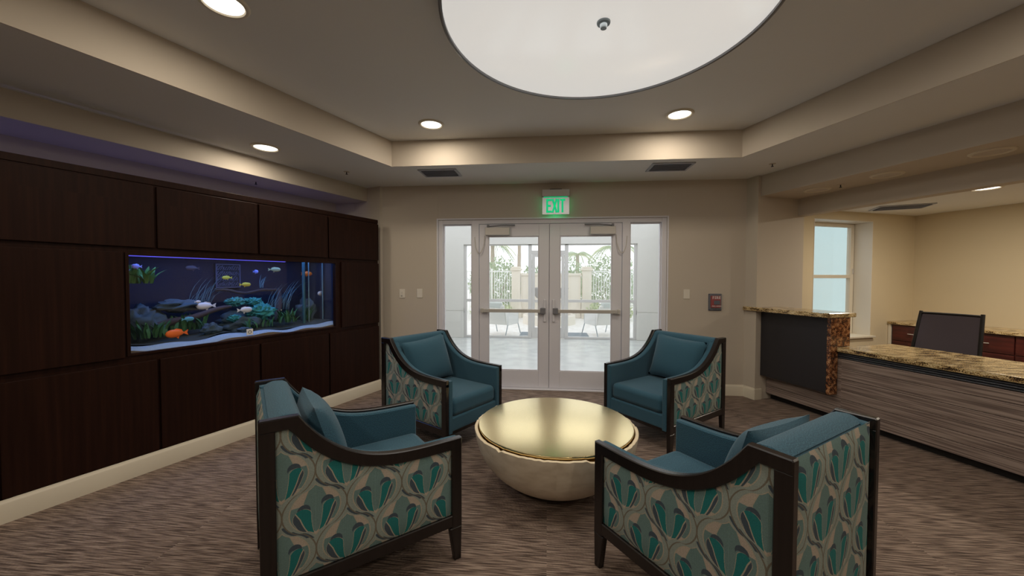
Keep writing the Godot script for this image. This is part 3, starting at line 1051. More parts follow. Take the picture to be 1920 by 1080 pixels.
func ceiling_fittings():
	var E0 := 0.85
	downlight(Vector3(-1.13, 2.935, -3.59), "lit round downlight in the tray over the left end of the doors", true, E0, "tray downlights")
	downlight(Vector3(1.18, 2.935, -3.575), "lit round downlight in the tray over the right end of the doors", true, E0, "tray downlights")
	downlight(Vector3(-1.757, 2.935, -1.92), "lit round downlight at the top edge, left of the big round lamp", true, E0, "tray downlights")
	downlight(Vector3(1.95, 2.935, -1.75), "round downlight in the tray right of the big lamp, out of frame", true, E0 * 0.5, "tray downlights")
	for q in [[-2.39, -0.25, "out of frame on the left, beside the viewer, over the aquarium side"], [2.6, 0.0, "out of frame on the right, beside the viewer, over the desk side"], [-1.2, 0.9, "behind the viewer, nearer the aquarium side"], [1.3, 0.9, "behind the viewer, nearer the desk side"]]:
		downlight(Vector3(q[0], 2.935, q[1]), "lit tray downlight " + q[2], true, E0 * 1.5, "tray downlights behind")
	downlight(Vector3(-2.62, 2.66, -3.3), "lit round downlight in the lower ceiling beside the aquarium wall", true, E0, "lower ceiling downlights")
	downlight(r_at(2.6, 2.42, -5.93) if false else Vector3(4.65, 2.42, -4.5), "lit round downlight in the office ceiling above the desk chair", true, 2.6, "office downlights")
	downlight(Vector3(5.3, 2.42, -2.9), "lit round downlight farther along the office ceiling", true, 3.0, "office downlights")
	var rl := ["nearest the pier, first of three", "middle one of three", "farthest from the pier, last of three"]
	for k in 3:
		var p := r_at([3.13, 2.505, 1.85][k], 2.418, -4.275)
		downlight(p, "unlit round downlight under the right soffit, %s" % rl[k], false, 0, "soffit downlights")
	# the great round lamp
	var t := thing("ceiling_lamp", "huge round white drum lamp with a small metal finial", "ceiling lamp", Vector3(0.29, 2.935, -2.085))
	var R := 0.865
	var st := mb()
	lathe(st, [V(R - 0.014, -0.1), V(R - 0.014, -0.122), V(R - 0.002, -0.124), V(R + 0.004, -0.12), V(R + 0.004, -0.002), V(R - 0.014, -0.002)], 96)
	obj("rim", st, M.rim_grey, t)
	st = mb()
	lathe(st, [V(0, -0.118), V(R - 0.02, -0.112), V(R - 0.012, -0.106)], 96)
	obj("diffuser", st, M.diffuser, t)
	st = mb()
	lathe(st, [V(0, -0.152), V(0.016, -0.152), V(0.019, -0.148), V(0.019, -0.13), V(0.034, -0.128), V(0.036, -0.122), V(0.036, -0.115)], 24)
	obj("finial", st, M.finial, t)
	var l := AreaLight3D.new()
	l.name = "lamp_light"
	l.position = Vector3(0, -0.13, 0)
	l.rotation_degrees = Vector3(-90, 0, 0)
	l.area_size = Vector2(1.5, 1.5)
	l.light_color = C(255, 246, 234)
	l.light_energy = 1.5
	l.shadow_enabled = true
	t.add_child(l)
	# supply vents
	vent(Vector3(-1.24, 2.66, -4.27), 0.0, 0.44, 0.3, "grey louvred air vent in the ceiling left of the exit sign")
	vent(Vector3(1.31, 2.66, -4.26), 0.0, 0.44, 0.3, "grey louvred air vent in the ceiling right of the exit sign")
	vent(Vector3(4.74, 2.42, -5.58), -TURN, 0.56, 0.36, "dark louvred air vent in the office ceiling near the window")
	for q in [[Vector3(-2.3, 2.66, -4.14), "tiny fire sprinkler in the ceiling near the left corner"], [Vector3(2.355, 2.66, -4.25), "tiny fire sprinkler in the ceiling near the right corner"], [l_at(2.46, 2.476, -4.25), "tiny fire sprinkler under the beam above the aquarium"], [r_at(2.9, 2.418, -4.28), "tiny fire sprinkler under the right soffit between two unlit downlights"]]:
		var s := thing("sprinkler", q[1], "sprinkler", q[0], 0, "fire sprinklers")
		st = mb()
		lathe(st, [V(0.0, -0.003), V(0.03, -0.003), V(0.034, 0.001)], 16)
		obj("rosette", st, M.paint, s)
		st = mb()
		lathe(st, [V(0, -0.03), V(0.012, -0.03), V(0.012, -0.026), V(0.005, -0.024), V(0.005, -0.003)], 12)
		obj("head", st, M.vent_dark, s)

func vent(at: Vector3, turn: float, w: float, d: float, label: String):
	var t := thing("air_vent", label, "air vent", at, turn, "ceiling vents")
	var st := mb()
	for q in [[-w / 2, w / 2, -d / 2, -d / 2 + 0.03], [-w / 2, w / 2, d / 2 - 0.03, d / 2], [-w / 2, -w / 2 + 0.03, -d / 2 + 0.03, d / 2 - 0.03], [w / 2 - 0.03, w / 2, -d / 2 + 0.03, d / 2 - 0.03]]:
		box(st, q[0], q[1], -0.012, 0.0, q[2], q[3], 0.003)
	obj("frame", st, M.vent_grey, t)
	st = mb()
	box(st, -w / 2 + 0.02, w / 2 - 0.02, -0.003, 0.0, -d / 2 + 0.02, d / 2 - 0.02, 0.001)
	obj("backing", st, M.alarm_grey, t)
	for k in 7:
		st = mb()
		rbox(st, Vector3(0, -0.012, lerpf(-d / 2 + 0.05, d / 2 - 0.05, k / 6.0)), Vector3(w - 0.06, 0.003, 0.03), 0.001, 1, Basis(Vector3.RIGHT, 0.6))
		obj("slat", st, M.vent_grey, t)

# ---------------------------------------------------------------- things on the walls
func wall_fittings():
	var t := thing("exit_sign", "green lit exit sign on the wall above the doors", "exit sign", Vector3(0.094, 2.245, DOOR_Z))
	var st := mb()
	rbox(st, Vector3(0, 0.27, 0.05), Vector3(0.345, 0.085, 0.1), 0.006)
	obj("housing", st, M.closer_grey, t)
	st = mb()
	rbox(st, Vector3(0, 0.318, 0.05), Vector3(0.15, 0.012, 0.05), 0.003)
	obj("canopy", st, M.vent_dark, t)
	st = mb()
	rbox(st, Vector3(0, 0.117, 0.05), Vector3(0.34, 0.22, 0.008), 0.002)
	obj("panel", st, M.exit_panel, t)
	st = mb()
	var H := 0.17
	var z := 0.056
	# E X I T from straight strokes
	bars(st, [[-0.108, 0, -0.108, H], [-0.108, 0.012, -0.05, 0.012], [-0.108, H / 2, -0.06, H / 2], [-0.108, H - 0.012, -0.05, H - 0.012], [-0.04, 0, 0.012, H], [-0.04, H, 0.012, 0], [0.032, 0, 0.032, H], [0.085, 0, 0.085, H], [0.055, H - 0.012, 0.118, H - 0.012]], 0.024, Vector3(0, 0.03, z), 0.006)
	obj("lettering", st, M.exit_green, t)
	st = mb()
	rbox(st, Vector3(0, 0.223, 0.05), Vector3(0.3, 0.008, 0.03), 0.002)
	obj("lamp_strip", st, M.exit_green, t)
	var l := OmniLight3D.new()
	l.name = "lamp_light"
	l.position = Vector3(0, 0.12, 0.025)
	l.light_size = 0.02
	l.light_color = C(20, 255, 160)
	l.light_energy = 0.02
	l.omni_attenuation = 2
	l.shadow_enabled = true
	t.add_child(l)
	switch_plate(Vector3(-1.935, 1.237, DOOR_Z), "white light switch plate on the left, farther from the doors", true)
	switch_plate(Vector3(-1.695, 1.242, DOOR_Z), "plain white wall plate on the left, nearer the doors", false)
	switch_plate(Vector3(1.716, 1.252, DOOR_Z), "plain white wall plate right of the doors, beside the fire alarm", false)
	t = thing("fire_alarm", "red fire alarm pull station under a clear cover on the right wall", "fire alarm", Vector3(2.053, 1.05, DOOR_Z))
	st = mb()
	rbox(st, Vector3(0, 0.105, 0.006), Vector3(0.155, 0.21, 0.012), 0.005)
	obj("back_plate", st, M.alarm_grey, t)
	st = mb()
	rbox(st, Vector3(0, 0.11, 0.026), Vector3(0.112, 0.148, 0.03), 0.008, 2)
	obj("station", st, M.alarm_red, t)
	st = mb()
	rbox(st, Vector3(0.008, 0.102, 0.045), Vector3(0.07, 0.05, 0.012), 0.004)
	obj("pull_bar", st, M.alarm_grey, t)
	text("FIRE", 0.036, t, Vector3(0.004, 0.162, 0.042), M.alarm_white)
	text("PULL DOWN", 0.014, t, Vector3(0.006, 0.058, 0.042), M.alarm_white)
	st = mb()
	rbox(st, Vector3(0, 0.11, 0.04), Vector3(0.15, 0.19, 0.06), 0.014, 2)
	obj("cover", st, M.glass, t)

func bars(st, list: Array, w: float, o: Vector3, thick: float):
	for q in list:
		var a := Vector2(q[0], q[1])
		var b := Vector2(q[2], q[3])
		var d := (b - a).normalized()
		var n := Vector2(-d.y, d.x) * w / 2
		prism(st, PackedVector2Array([a - n, b - n, b + n, a + n]), 0, thick, Transform3D(Basis(), o))

func text(s: String, h: float, parent: Node, at: Vector3, m: Material):
	var tm := TextMesh.new()
	tm.text = s
	tm.font_size = 32
	tm.pixel_size = h / 24.0
	tm.depth = 0.002
	var f := SystemFont.new()
	f.font_names = PackedStringArray(["Droid Sans"])
	f.font_weight = 700
	tm.font = f
	var o := MeshInstance3D.new()
	o.name = "lettering"
	o.mesh = tm
	o.material_override = m
	o.position = at
	parent.add_child(o, true)

func switch_plate(at: Vector3, label: String, rocker: bool):
	var t := thing("switch_plate", label, "light switch", at, 0, "white wall plates")
	var st := mb()
	rbox(st, Vector3(0, 0, 0.004), Vector3(0.076, 0.118, 0.008), 0.003)
	obj("plate", st, M.switch_white, t)
	if rocker:
		st = mb()
		rbox(st, Vector3(0, 0, 0.009), Vector3(0.034, 0.068, 0.008), 0.002, 1, Basis(Vector3.RIGHT, 0.06))
		obj("rocker", st, M.switch_white, t)
		st = mb()
		rbox(st, Vector3(-0.006, -0.03, 0.0125), Vector3(0.02, 0.006, 0.004), 0.001)
		obj("dimmer", st, M.alarm_grey, t)
	else:
		for y in [-0.045, 0.045]:
			st = mb()
			lathe(st, [V(0, 0.0095), V(0.0035, 0.009), V(0.004, 0.008)], 10, Vector3(0, y, 0), Basis(Vector3.RIGHT, PI / 2))
			obj("screw", st, M.switch_white, t)

# ---------------------------------------------------------------- club chairs
const CW := 0.712
const CD := 0.866

func arm_y(z: float) -> float:   # top of the side frame; z from the back (+) to the front (-)
	var zf := CD / 2 - 0.136
	if z > zf: return 0.898
	var q := (zf - z) / (zf + CD / 2)
	return 0.632 + 0.266 * pow(maxf(0.0, 1.0 - q), 4.2)

func make_chair(label: String) -> Node3D:
	var t := thing("armchair", label, "armchair", Vector3.ZERO, 0, "teal club chairs round the gold table")
	var side_xf := func(x: float) -> Transform3D:   # polygon x -> z of the chair, polygon y -> up, pushed along x
		return Transform3D(Basis(Vector3(0, 0, 1), Vector3(0, 1, 0), Vector3(-1, 0, 0)), Vector3(x, 0, 0))
	var zb := CD / 2
	var zf := -CD / 2
	var zs := []
	for i in 29: zs.append(lerpf(zb - 0.136, zf, i / 28.0))
	# underside of the arm rail: the top line moved 55 mm inwards, sampled again by z
	var under := []
	for i in 57:
		var z := lerpf(zb - 0.136, zf, i / 56.0)
		var s := (arm_y(z + 0.004) - arm_y(z - 0.004)) / 0.008 if i > 0 else 1.5
		var nn := V(s, -1.0).normalized()
		under.append(V(z, arm_y(z)) + nn * 0.055)
	var rail := func(z: float) -> float:
		for i in under.size() - 1:
			if z <= under[i].x and z >= under[i + 1].x:
				return minf(0.848, lerpf(under[i].y, under[i + 1].y, (under[i].x - z) / maxf(1e-6, under[i].x - under[i + 1].x)))
		return 0.848 if z > 0.0 else under[under.size() - 1].y
	var PW := 0.056   # back post
	var TH := 0.036   # thickness of the side frame
	for sx in [-1.0, 1.0]:
		var x1: float = sx * CW / 2
		var x0: float = sx * (CW / 2 - TH)
		var xa := minf(x0, x1)
		var xb := maxf(x0, x1)
		var xf: Transform3D = side_xf.call(0.0)
		var st := mb()
		# arm rail with the flat at the back
		var top := PackedVector2Array([V(zb, 0.893), V(zb - 0.005, 0.898)])
		for z in zs: top.append(V(z, arm_y(z)))
		var low := PackedVector2Array()
		low.append(V(zf, rail.call(zf)))
		for i in range(36, -1, -1):
			var z := lerpf(zb - 0.1, zf + 0.004, i / 36.0)
			low.append(V(z, rail.call(z)))
		low.append(V(zb, 0.848))
		top.append_array(low)
		prism(st, top, -xb, -xa, xf, 0.004)
		# back post, front post, bottom rail
		prism(st, PackedVector2Array([V(zb - PW, 0.17), V(zb, 0.17), V(zb, 0.852), V(zb - PW, 0.852)]), -xb + 0.0005, -xa - 0.0005, xf, 0.004)
		prism(st, PackedVector2Array([V(zf, 0.17), V(zf + 0.055, 0.17), V(zf + 0.055, 0.6), V(zf, 0.6)]), -xb + 0.0005, -xa - 0.0005, xf, 0.004)
		prism(st, PackedVector2Array([V(zf + 0.05, 0.178), V(zb - PW + 0.003, 0.178), V(zb - PW + 0.003, 0.238), V(zf + 0.05, 0.238)]), -xb + 0.001, -xa - 0.001, xf, 0.004)
		obj("side_frame", st, M.frame_wood, t)
		# legs
		st = mb()
		prism(st, PackedVector2Array([V(zf, 0.172), V(zf + 0.066, 0.172), V(zf + 0.04, 0.0), V(zf + 0.004, 0.0)]), -xb + 0.001, -xa - 0.001, xf, 0.004)
		obj("leg", st, M.frame_wood, t)
		st = mb()
		prism(st, PackedVector2Array([V(zb, 0.172), V(zb - PW, 0.172), V(zb - 0.04, 0.0), V(zb - 0.002, 0.0)]), -xb + 0.001, -xa - 0.001, xf, 0.004)
		obj("leg", st, M.frame_wood, t)
		# patterned cloth in the frame, a little bulged
		st = mb()
		var rows := []
		var uvs := []
		for i in 33:
			var kz := i / 32.0
			var z := lerpf(zb - PW + 0.004, zf + 0.052, pow(kz, 1.3))
			var ytop: float = rail.call(z)
			var row := []
			var urow := []
			for j in 9:
				var k := j / 8.0
				var y := lerpf(0.234, ytop + 0.004, k)
				var e := clampf(minf(minf(k, 1.0 - k) * (ytop - 0.234), minf(zb - PW + 0.004 - z, z - zf - 0.052)) / 0.035, 0, 1)
				row.append(Vector3(sx * (CW / 2 - 0.016 + 0.011 * sqrt(e)), y, z))
				urow.append(V(z * sx * -1.0, -y))
			rows.append(row)
			uvs.append(urow)
		grid(st, rows, false, sx > 0, uvs)
		obj("side_panel", st, M.pattern_cloth, t)
		# inner teal pad
		st = mb()
		var pad := PackedVector2Array([V(zb - 0.02, 0.26), V(zb - 0.02, 0.88)])
		for z in zs:
			if z > zf + 0.006: pad.append(V(z, arm_y(z) - 0.012))
		pad.append(V(zf + 0.002, arm_y(zf) - 0.014))
		pad.append(V(zf + 0.002, 0.19))
		var pa: float = sx * (CW / 2 - TH + 0.002)
		var pb: float = sx * (CW / 2 - 0.082)
		prism(st, pad, -maxf(pa, pb), -minf(pa, pb), xf, 0.008)
		obj("inner_arm", st, M.teal_cloth, t)
	var iw := CW / 2 - 0.036
	# back: outer patterned cloth
	var st := mb()
	var rows := []
	var uvs := []
	for i in 13:
		var x := lerpf(-iw, iw, i / 12.0)
		var row := []
		var ur := []
		for j in 17:
			var k := j / 16.0
			var y := lerpf(0.2, 0.882, k)
			var e := clampf(minf(minf(k, 1.0 - k) * 0.68, iw - absf(x)) / 0.03, 0, 1)
			row.append(Vector3(x, y, zb - 0.022 + 0.016 * sqrt(e)))
			ur.append(V(x, -y))
		rows.append(row)
		uvs.append(ur)
	grid(st, rows, false, false, uvs)
	obj("back_panel", st, M.pattern_cloth, t)
	# back upholstery, domed along the top
	st = mb()
	var bp := PackedVector2Array([V(zb - 0.02, 0.22), V(zb - 0.02, 0.87)])
	for i in 9:
		var a := PI / 2 * i / 8.0
		bp.append(V(zb - 0.045 - 0.025 * 0 - 0.05 * sin(a) * 0.5, 0.872 + 0.024 * sin(a)) if i == 0 else V(zb - 0.03 - 0.06 * (i / 8.0), 0.872 + 0.024 * sin(a)))
	bp.append(V(zb - 0.125, 0.893))
	bp.append(V(zb - 0.145, 0.88))
	bp.append(V(zb - 0.155, 0.86))
	bp.append(V(zb - 0.235, 0.44))
	bp.append(V(zb - 0.235, 0.22))
	prism(st, bp, -iw + 0.002, iw - 0.002, side_xf.call(0.0), 0.012)
	obj("backrest", st, M.teal_cloth, t)
	# seat: apron, front rail, cushion
	st = mb()
	rbox(st, Vector3(0, 0.255, zf + 0.31), Vector3(iw * 2 - 0.07, 0.12, 0.6), 0.015, 2)
	obj("apron", st, M.teal_cloth, t)
	st = mb()
	rbox(st, Vector3(0, 0.192, zf + 0.03), Vector3(iw * 2, 0.04, 0.03), 0.004)
	rbox(st, Vector3(0, 0.21, zb - 0.04), Vector3(iw * 2, 0.06, 0.03), 0.004)
	obj("cross_rail", st, M.frame_wood, t)
	st = mb()
	var cush := []
	rbox(st, Vector3(0, 0.386, zf + 0.322), Vector3((iw - 0.048) * 2, 0.148, 0.63), 0.045, 4)
	var rise := SurfaceTool.new()
	obj("seat_cushion", st, M.teal_cloth, t)
	return t

func pillow_mesh(w: float, h: float, th: float) -> ArrayMesh:
	var st := mb()
	var n := 18
	for s in [-1.0, 1.0]:
		var rows := []
		for i in n + 1:
			var u := lerpf(-1, 1, float(i) / n)
			var row := []
			for j in n + 1:
				var v := lerpf(-1, 1, float(j) / n)
				var e := (1.0 - pow(absf(u), 2.6)) * (1.0 - pow(absf(v), 2.6))
				var pin := 1.0 - 0.07 * (1.0 - pow(absf(u), 2.0)) * absf(v) * absf(v)
				var pin2 := 1.0 - 0.07 * (1.0 - pow(absf(v), 2.0)) * absf(u) * absf(u)
				row.append(Vector3(u * w / 2 * pin2, v * h / 2 * pin, s * th / 2 * pow(maxf(e, 0.0), 0.55)))
			rows.append(row)
		grid(st, rows, false, s > 0)
	return st.commit()

func chairs():
	var spots := [
		[Vector3(-0.996, 0, -1.865), -49.3, "teal armchair with its back to the viewer, in the foreground nearer the aquarium", "teal cushion in the foreground armchair nearer the aquarium"],
		[Vector3(0.778, 0, -1.757), 35.8, "teal armchair showing its patterned back, in the foreground nearer the reception desk", "teal cushion in the foreground armchair nearer the reception desk"],
		[Vector3(-0.981, 0, -3.413), -121.5, "teal armchair facing us, left of the glass doors by the panelled wall", "teal cushion in the armchair left of the glass doors"],
		[Vector3(1.102, 0, -3.674), 129.3, "teal armchair facing us, right of the glass doors below the fire alarm", "teal cushion in the armchair right of the glass doors"]]
	var a := make_chair(spots[0][2])
	var pm := pillow_mesh(0.52, 0.43, 0.17)
	for k in 4:
		var s = spots[k]
		if k == 0:
			a.position = s[0]
			a.rotation.y = deg_to_rad(s[1])
		else:
			dup(a, s[0], deg_to_rad(s[1]), s[2])
		var p := obj("pillow", pm, M.teal_cloth)
		tag(p, s[3], "cushion", "cushions on the armchairs")
		var b := Basis(Vector3.UP, deg_to_rad(s[1]))
		p.transform = Transform3D(b * Basis(Vector3.RIGHT, deg_to_rad(17)) * Basis(Vector3.BACK, deg_to_rad([3, -4, -4, 3][k])), s[0] + b * Vector3([0.01, 0.02, 0.02, -0.02][k], 0.668, CD / 2 - 0.27))

# ---------------------------------------------------------------- table
func table():
	var t := thing("coffee_table", "round gold topped table shaped like a broken plaster bowl", "coffee table", Vector3(0.054, 0, -2.692))
	var r := RandomNumberGenerator.new()
	r.seed = 21
	var S := 144
	var rim := []
	var lev := 0.39
	for i in S:   # a chipped, uneven edge
		if i % 7 == 0: lev = clampf(lev + r.randf_range(-0.022, 0.022), 0.372, 0.402)
		rim.append(lev + r.randf_range(-0.003, 0.003) - (0.012 if i % 23 == 5 else 0.0))
	var prof := func(k: float) -> Vector2:   # outside of the bowl, k from the base to the rim
		var a := lerpf(-1.02, 0.02, k)
		return V(0.572 * cos(a), 0.395 + 0.40 * sin(a) / sin(1.02) * 0.93)
	for part in 3:
		var st := mb()
		var rows := []
		var K := 22
		for i in K + 1:
			var row := []
			for j in S:
				var an := TAU * j / S
				var e := Vector3(cos(an), 0, sin(an))
				var p: Vector2
				if part == 0:
					p = prof.call(float(i) / K)
					p.y = lerpf(p.y, rim[j], pow(float(i) / K, 6.0))
				elif part == 1:   # the pale broken lip
					p = V(0.572 - 0.022 * i / K, rim[j] + 0.004 * sin(PI * i / K))
				else:             # gilded inside
					p = V(0.55 - 0.06 * i / K, lerpf(rim[j], 0.3, float(i) / K))
				row.append(e * p.x + Vector3.UP * p.y)
			rows.append(row)
		grid(st, rows, true, false)
		obj(["bowl", "broken_rim", "gilded_lining"][part], st, [M.plaster, M.plaster_edge, M.gold_leaf][part], t)
	var st := mb()
	lathe(st, [V(0.53, 0.398), V(0.541, 0.4), V(0.543, 0.404), V(0.543, 0.416), V(0.541, 0.419), V(0.535, 0.42), V(0, 0.42)], 96)
	obj("tabletop", st, M.gold, t)
	st = mb()
	lathe(st, [V(0.5, 0.3), V(0.5, 0.3), V(0.49, 0.398), V(0, 0.398)], 64)
	obj("top_support", st, M.gold_leaf, t)
	st = mb()
	lathe(st, [V(0.0, 0.0), V(0.27, 0.0), V(0.275, 0.006), V(0.275, 0.03), V(0, 0.03)], 64)
	obj("plinth", st, M.black, t)

# ---------------------------------------------------------------- reception desk
func desk():
	var near := -0.9
	var at := RB * Vector3(0, 0, 0)
	var t := thing("reception_desk", "long grey laminate reception desk with a banded front", "desk", at)
	var st := mb()
	box(st, -3.55, -near, 0.07, 0.66, -4.2, -4.135, 0.002, RB)
	box(st, -3.55, -3.5, 0.0, 0.72, -4.72, -4.2, 0.002, RB)
	box(st, -near - 0.05, -near, 0.0, 0.72, -4.72, -4.2, 0.002, RB)
	obj("carcass", st, M.laminate, t)
	var ys := [0.072, 0.17, 0.255, 0.345, 0.455, 0.565, 0.655]
	for k in ys.size() - 1:
		st = mb()
		box(st, -3.552, -near, ys[k] + 0.0015, ys[k + 1] - 0.0015, -4.14, -4.115, 0.003, RB)
		obj("board", st, M.laminate, t)
	st = mb()   # ridged metal band below the stone
	box(st, -3.552, -near, 0.655, 0.715, -4.16, -4.135, 0.002, RB)
	for y in [0.665, 0.684, 0.703]:
		box(st, -3.552, -near, y - 0.006, y + 0.006, -4.136, -4.112, 0.004, RB)
	obj("metal_band", st, M.metal_band, t)
	st = mb()
	box(st, -3.552, -near, 0.0, 0.07, -4.24, -4.19, 0.002, RB)
	obj("toe_kick", st, M.black, t)
	st = mb()
	for q in [[-2.77, -near]]:
		box(st, q[0], q[1], 0.72, 0.765, -4.86, -4.09, 0.006, RB)
	tag(obj("countertop", st, M.granite), "gold and black granite top of the low reception desk", "countertop")
	# raised counter
	t = thing("transaction_counter", "raised dark counter with granite top at the pier end of the desk", "counter")
	st = mb()
	box(st, -3.552, -2.812, 0.295, 1.064, -4.108, -4.02, 0.004, RB)
	obj("dark_panel", st, M.counter_dark, t)
	st = mb()
	prism(st, PackedVector2Array([V(-4.012, 0.29), V(-4.012, 1.063), V(-4.27, 1.063), V(-4.27, 0.768), V(-4.11, 0.768), V(-4.11, 0.29)]), -2.81, -2.77, Transform3D(Basis(RB.z, Vector3.UP, RB.x), Vector3.ZERO), 0.003)
	obj("granite_end", st, M.granite_brown, t)
	st = mb()
	box(st, -3.55, -2.812, 0.725, 1.062, -4.3, -4.112, 0.003, RB)
	obj("body", st, M.laminate, t)
	st = mb()
	var p := PackedVector2Array()
	for q in [[-3.7, -3.905], [-2.78, -3.905], [-2.74, -3.945], [-2.74, -4.3], [-3.55, -4.3], [-3.55, -3.945], [-3.7, -3.945]]:
		p.append(V(q[0], -q[1]))
	prism(st, p, 1.064, 1.108, Transform3D(Basis(RB.x, -RB.z, Vector3.UP), Vector3.ZERO), 0.005)
	obj("granite_top", st, M.granite, t)

# ---------------------------------------------------------------- office
func office():
	# desk chair: faces the desk
	var t := thing("office_chair", "grey mesh-backed office chair behind the reception desk", "office chair", r_at(2.71, 0, -5.35))
	t.basis = RB
	var st := mb()
	var rows := []
	var bx := func(u: float, k: float) -> Vector3:   # back surface, u -1..1 across, k 0..1 up
		var w := lerpf(0.262, 0.235, k)
		return Vector3(u * w, lerpf(0.56, 1.062, k), -0.2 - 0.1 * k - 0.03 * (1.0 - u * u))
	for side in [0.0, -0.008]:
		rows = []
		for i in 13:
			var row := []
			for j in 13: row.append(bx.call(lerpf(-1, 1, j / 12.0), i / 12.0) + Vector3(0, 0, side))
			rows.append(row)
		grid(st, rows, false, side < 0)
	obj("backrest", st, M.mesh_back, t)
	for s in [-1.0, 1.0]:
		st = mb()
		var pts := []
		for i in 9: pts.append(bx.call(s, -0.12 + 1.16 * i / 8.0) + Vector3(s * 0.008, 0, 0))
		tube(st, pts, 0.016, 8)
		obj("back_post", st, M.black, t)
	st = mb()
	var tp := []
	for i in 9: tp.append(bx.call(lerpf(-1, 1, i / 8.0), 1.0))
	tube(st, tp, 0.013, 8)
	obj("top_bar", st, M.black, t)
	st = mb()
	rbox(st, Vector3(0, 0.47, 0.05), Vector3(0.52, 0.07, 0.5), 0.03, 3)
	obj("seat", st, M.black, t)
	st = mb()
	tube(st, [Vector3(0, 0.08, 0.02), Vector3(0, 0.3, 0.02), Vector3(0, 0.44, 0.02)], [0.035, 0.025, 0.03], 12)
	obj("column", st, M.black, t)
	for k in 5:
		var a := TAU * k / 5
		st = mb()
		tube(st, [Vector3(0, 0.11, 0.02), Vector3(0.3 * cos(a), 0.075, 0.02 + 0.3 * sin(a))], [0.03, 0.018], 8)
		var leg := obj("leg", st, M.black, t)
		st = mb()
		lathe(st, [V(0, -0.02), V(0.024, -0.02), V(0.028, -0.01), V(0.028, 0.01), V(0.024, 0.02), V(0, 0.02)], 14, Vector3(0.3 * cos(a), 0.029, 0.02 + 0.3 * sin(a)), Basis(Vector3.RIGHT, PI / 2))
		obj("caster", st, M.vent_dark, leg)
	# credenza along the back wall
	t = thing("credenza", "dark cherry drawer credenza along the office back wall", "cabinet")
	st = mb()
	box(st, -4.0, 1.6, 0.08, 0.765, -7.52, -7.03, 0.003, RB)
	box(st, -3.98, 1.6, 0.0, 0.08, -7.5, -7.1, 0.003, RB)
	obj("body", st, M.cherry, t)
	st = mb()
	box(st, -4.035, -4.0, 0.0, 0.765, -7.54, -7.0, 0.003, RB)
	obj("end_panel", st, M.trim_white, t)
	var x := -3.99
	while x < 1.0:
		for q in [[0.53, 0.755], [0.305, 0.52], [0.095, 0.295]]:
			st = mb()
			box(st, x + 0.006, x + 0.594, q[0], q[1], -7.03, -7.008, 0.004, RB)
			var d := obj("drawer", st, M.cherry, t)
			st = mb()
			var hy: float = (q[0] + q[1]) / 2
			tube(st, [RB * Vector3(x + 0.2, hy, -6.98), RB * Vector3(x + 0.4, hy, -6.98)], 0.006, 8)
			for hx in [0.22, 0.38]: tube(st, [RB * Vector3(x + hx, hy, -7.01), RB * Vector3(x + hx, hy, -6.98)], 0.005, 6)
			obj("handle", st, M.steel, d)
		x += 0.6
	st = mb()
	box(st, -4.037, 1.6, 0.765, 0.805, -7.54, -6.98, 0.006, RB)
	tag(obj("countertop", st, M.granite), "pale granite top of the cherry credenza on the office back wall", "countertop")

# ---------------------------------------------------------------- aquarium
const TN := -3.69    # the tank's glass front

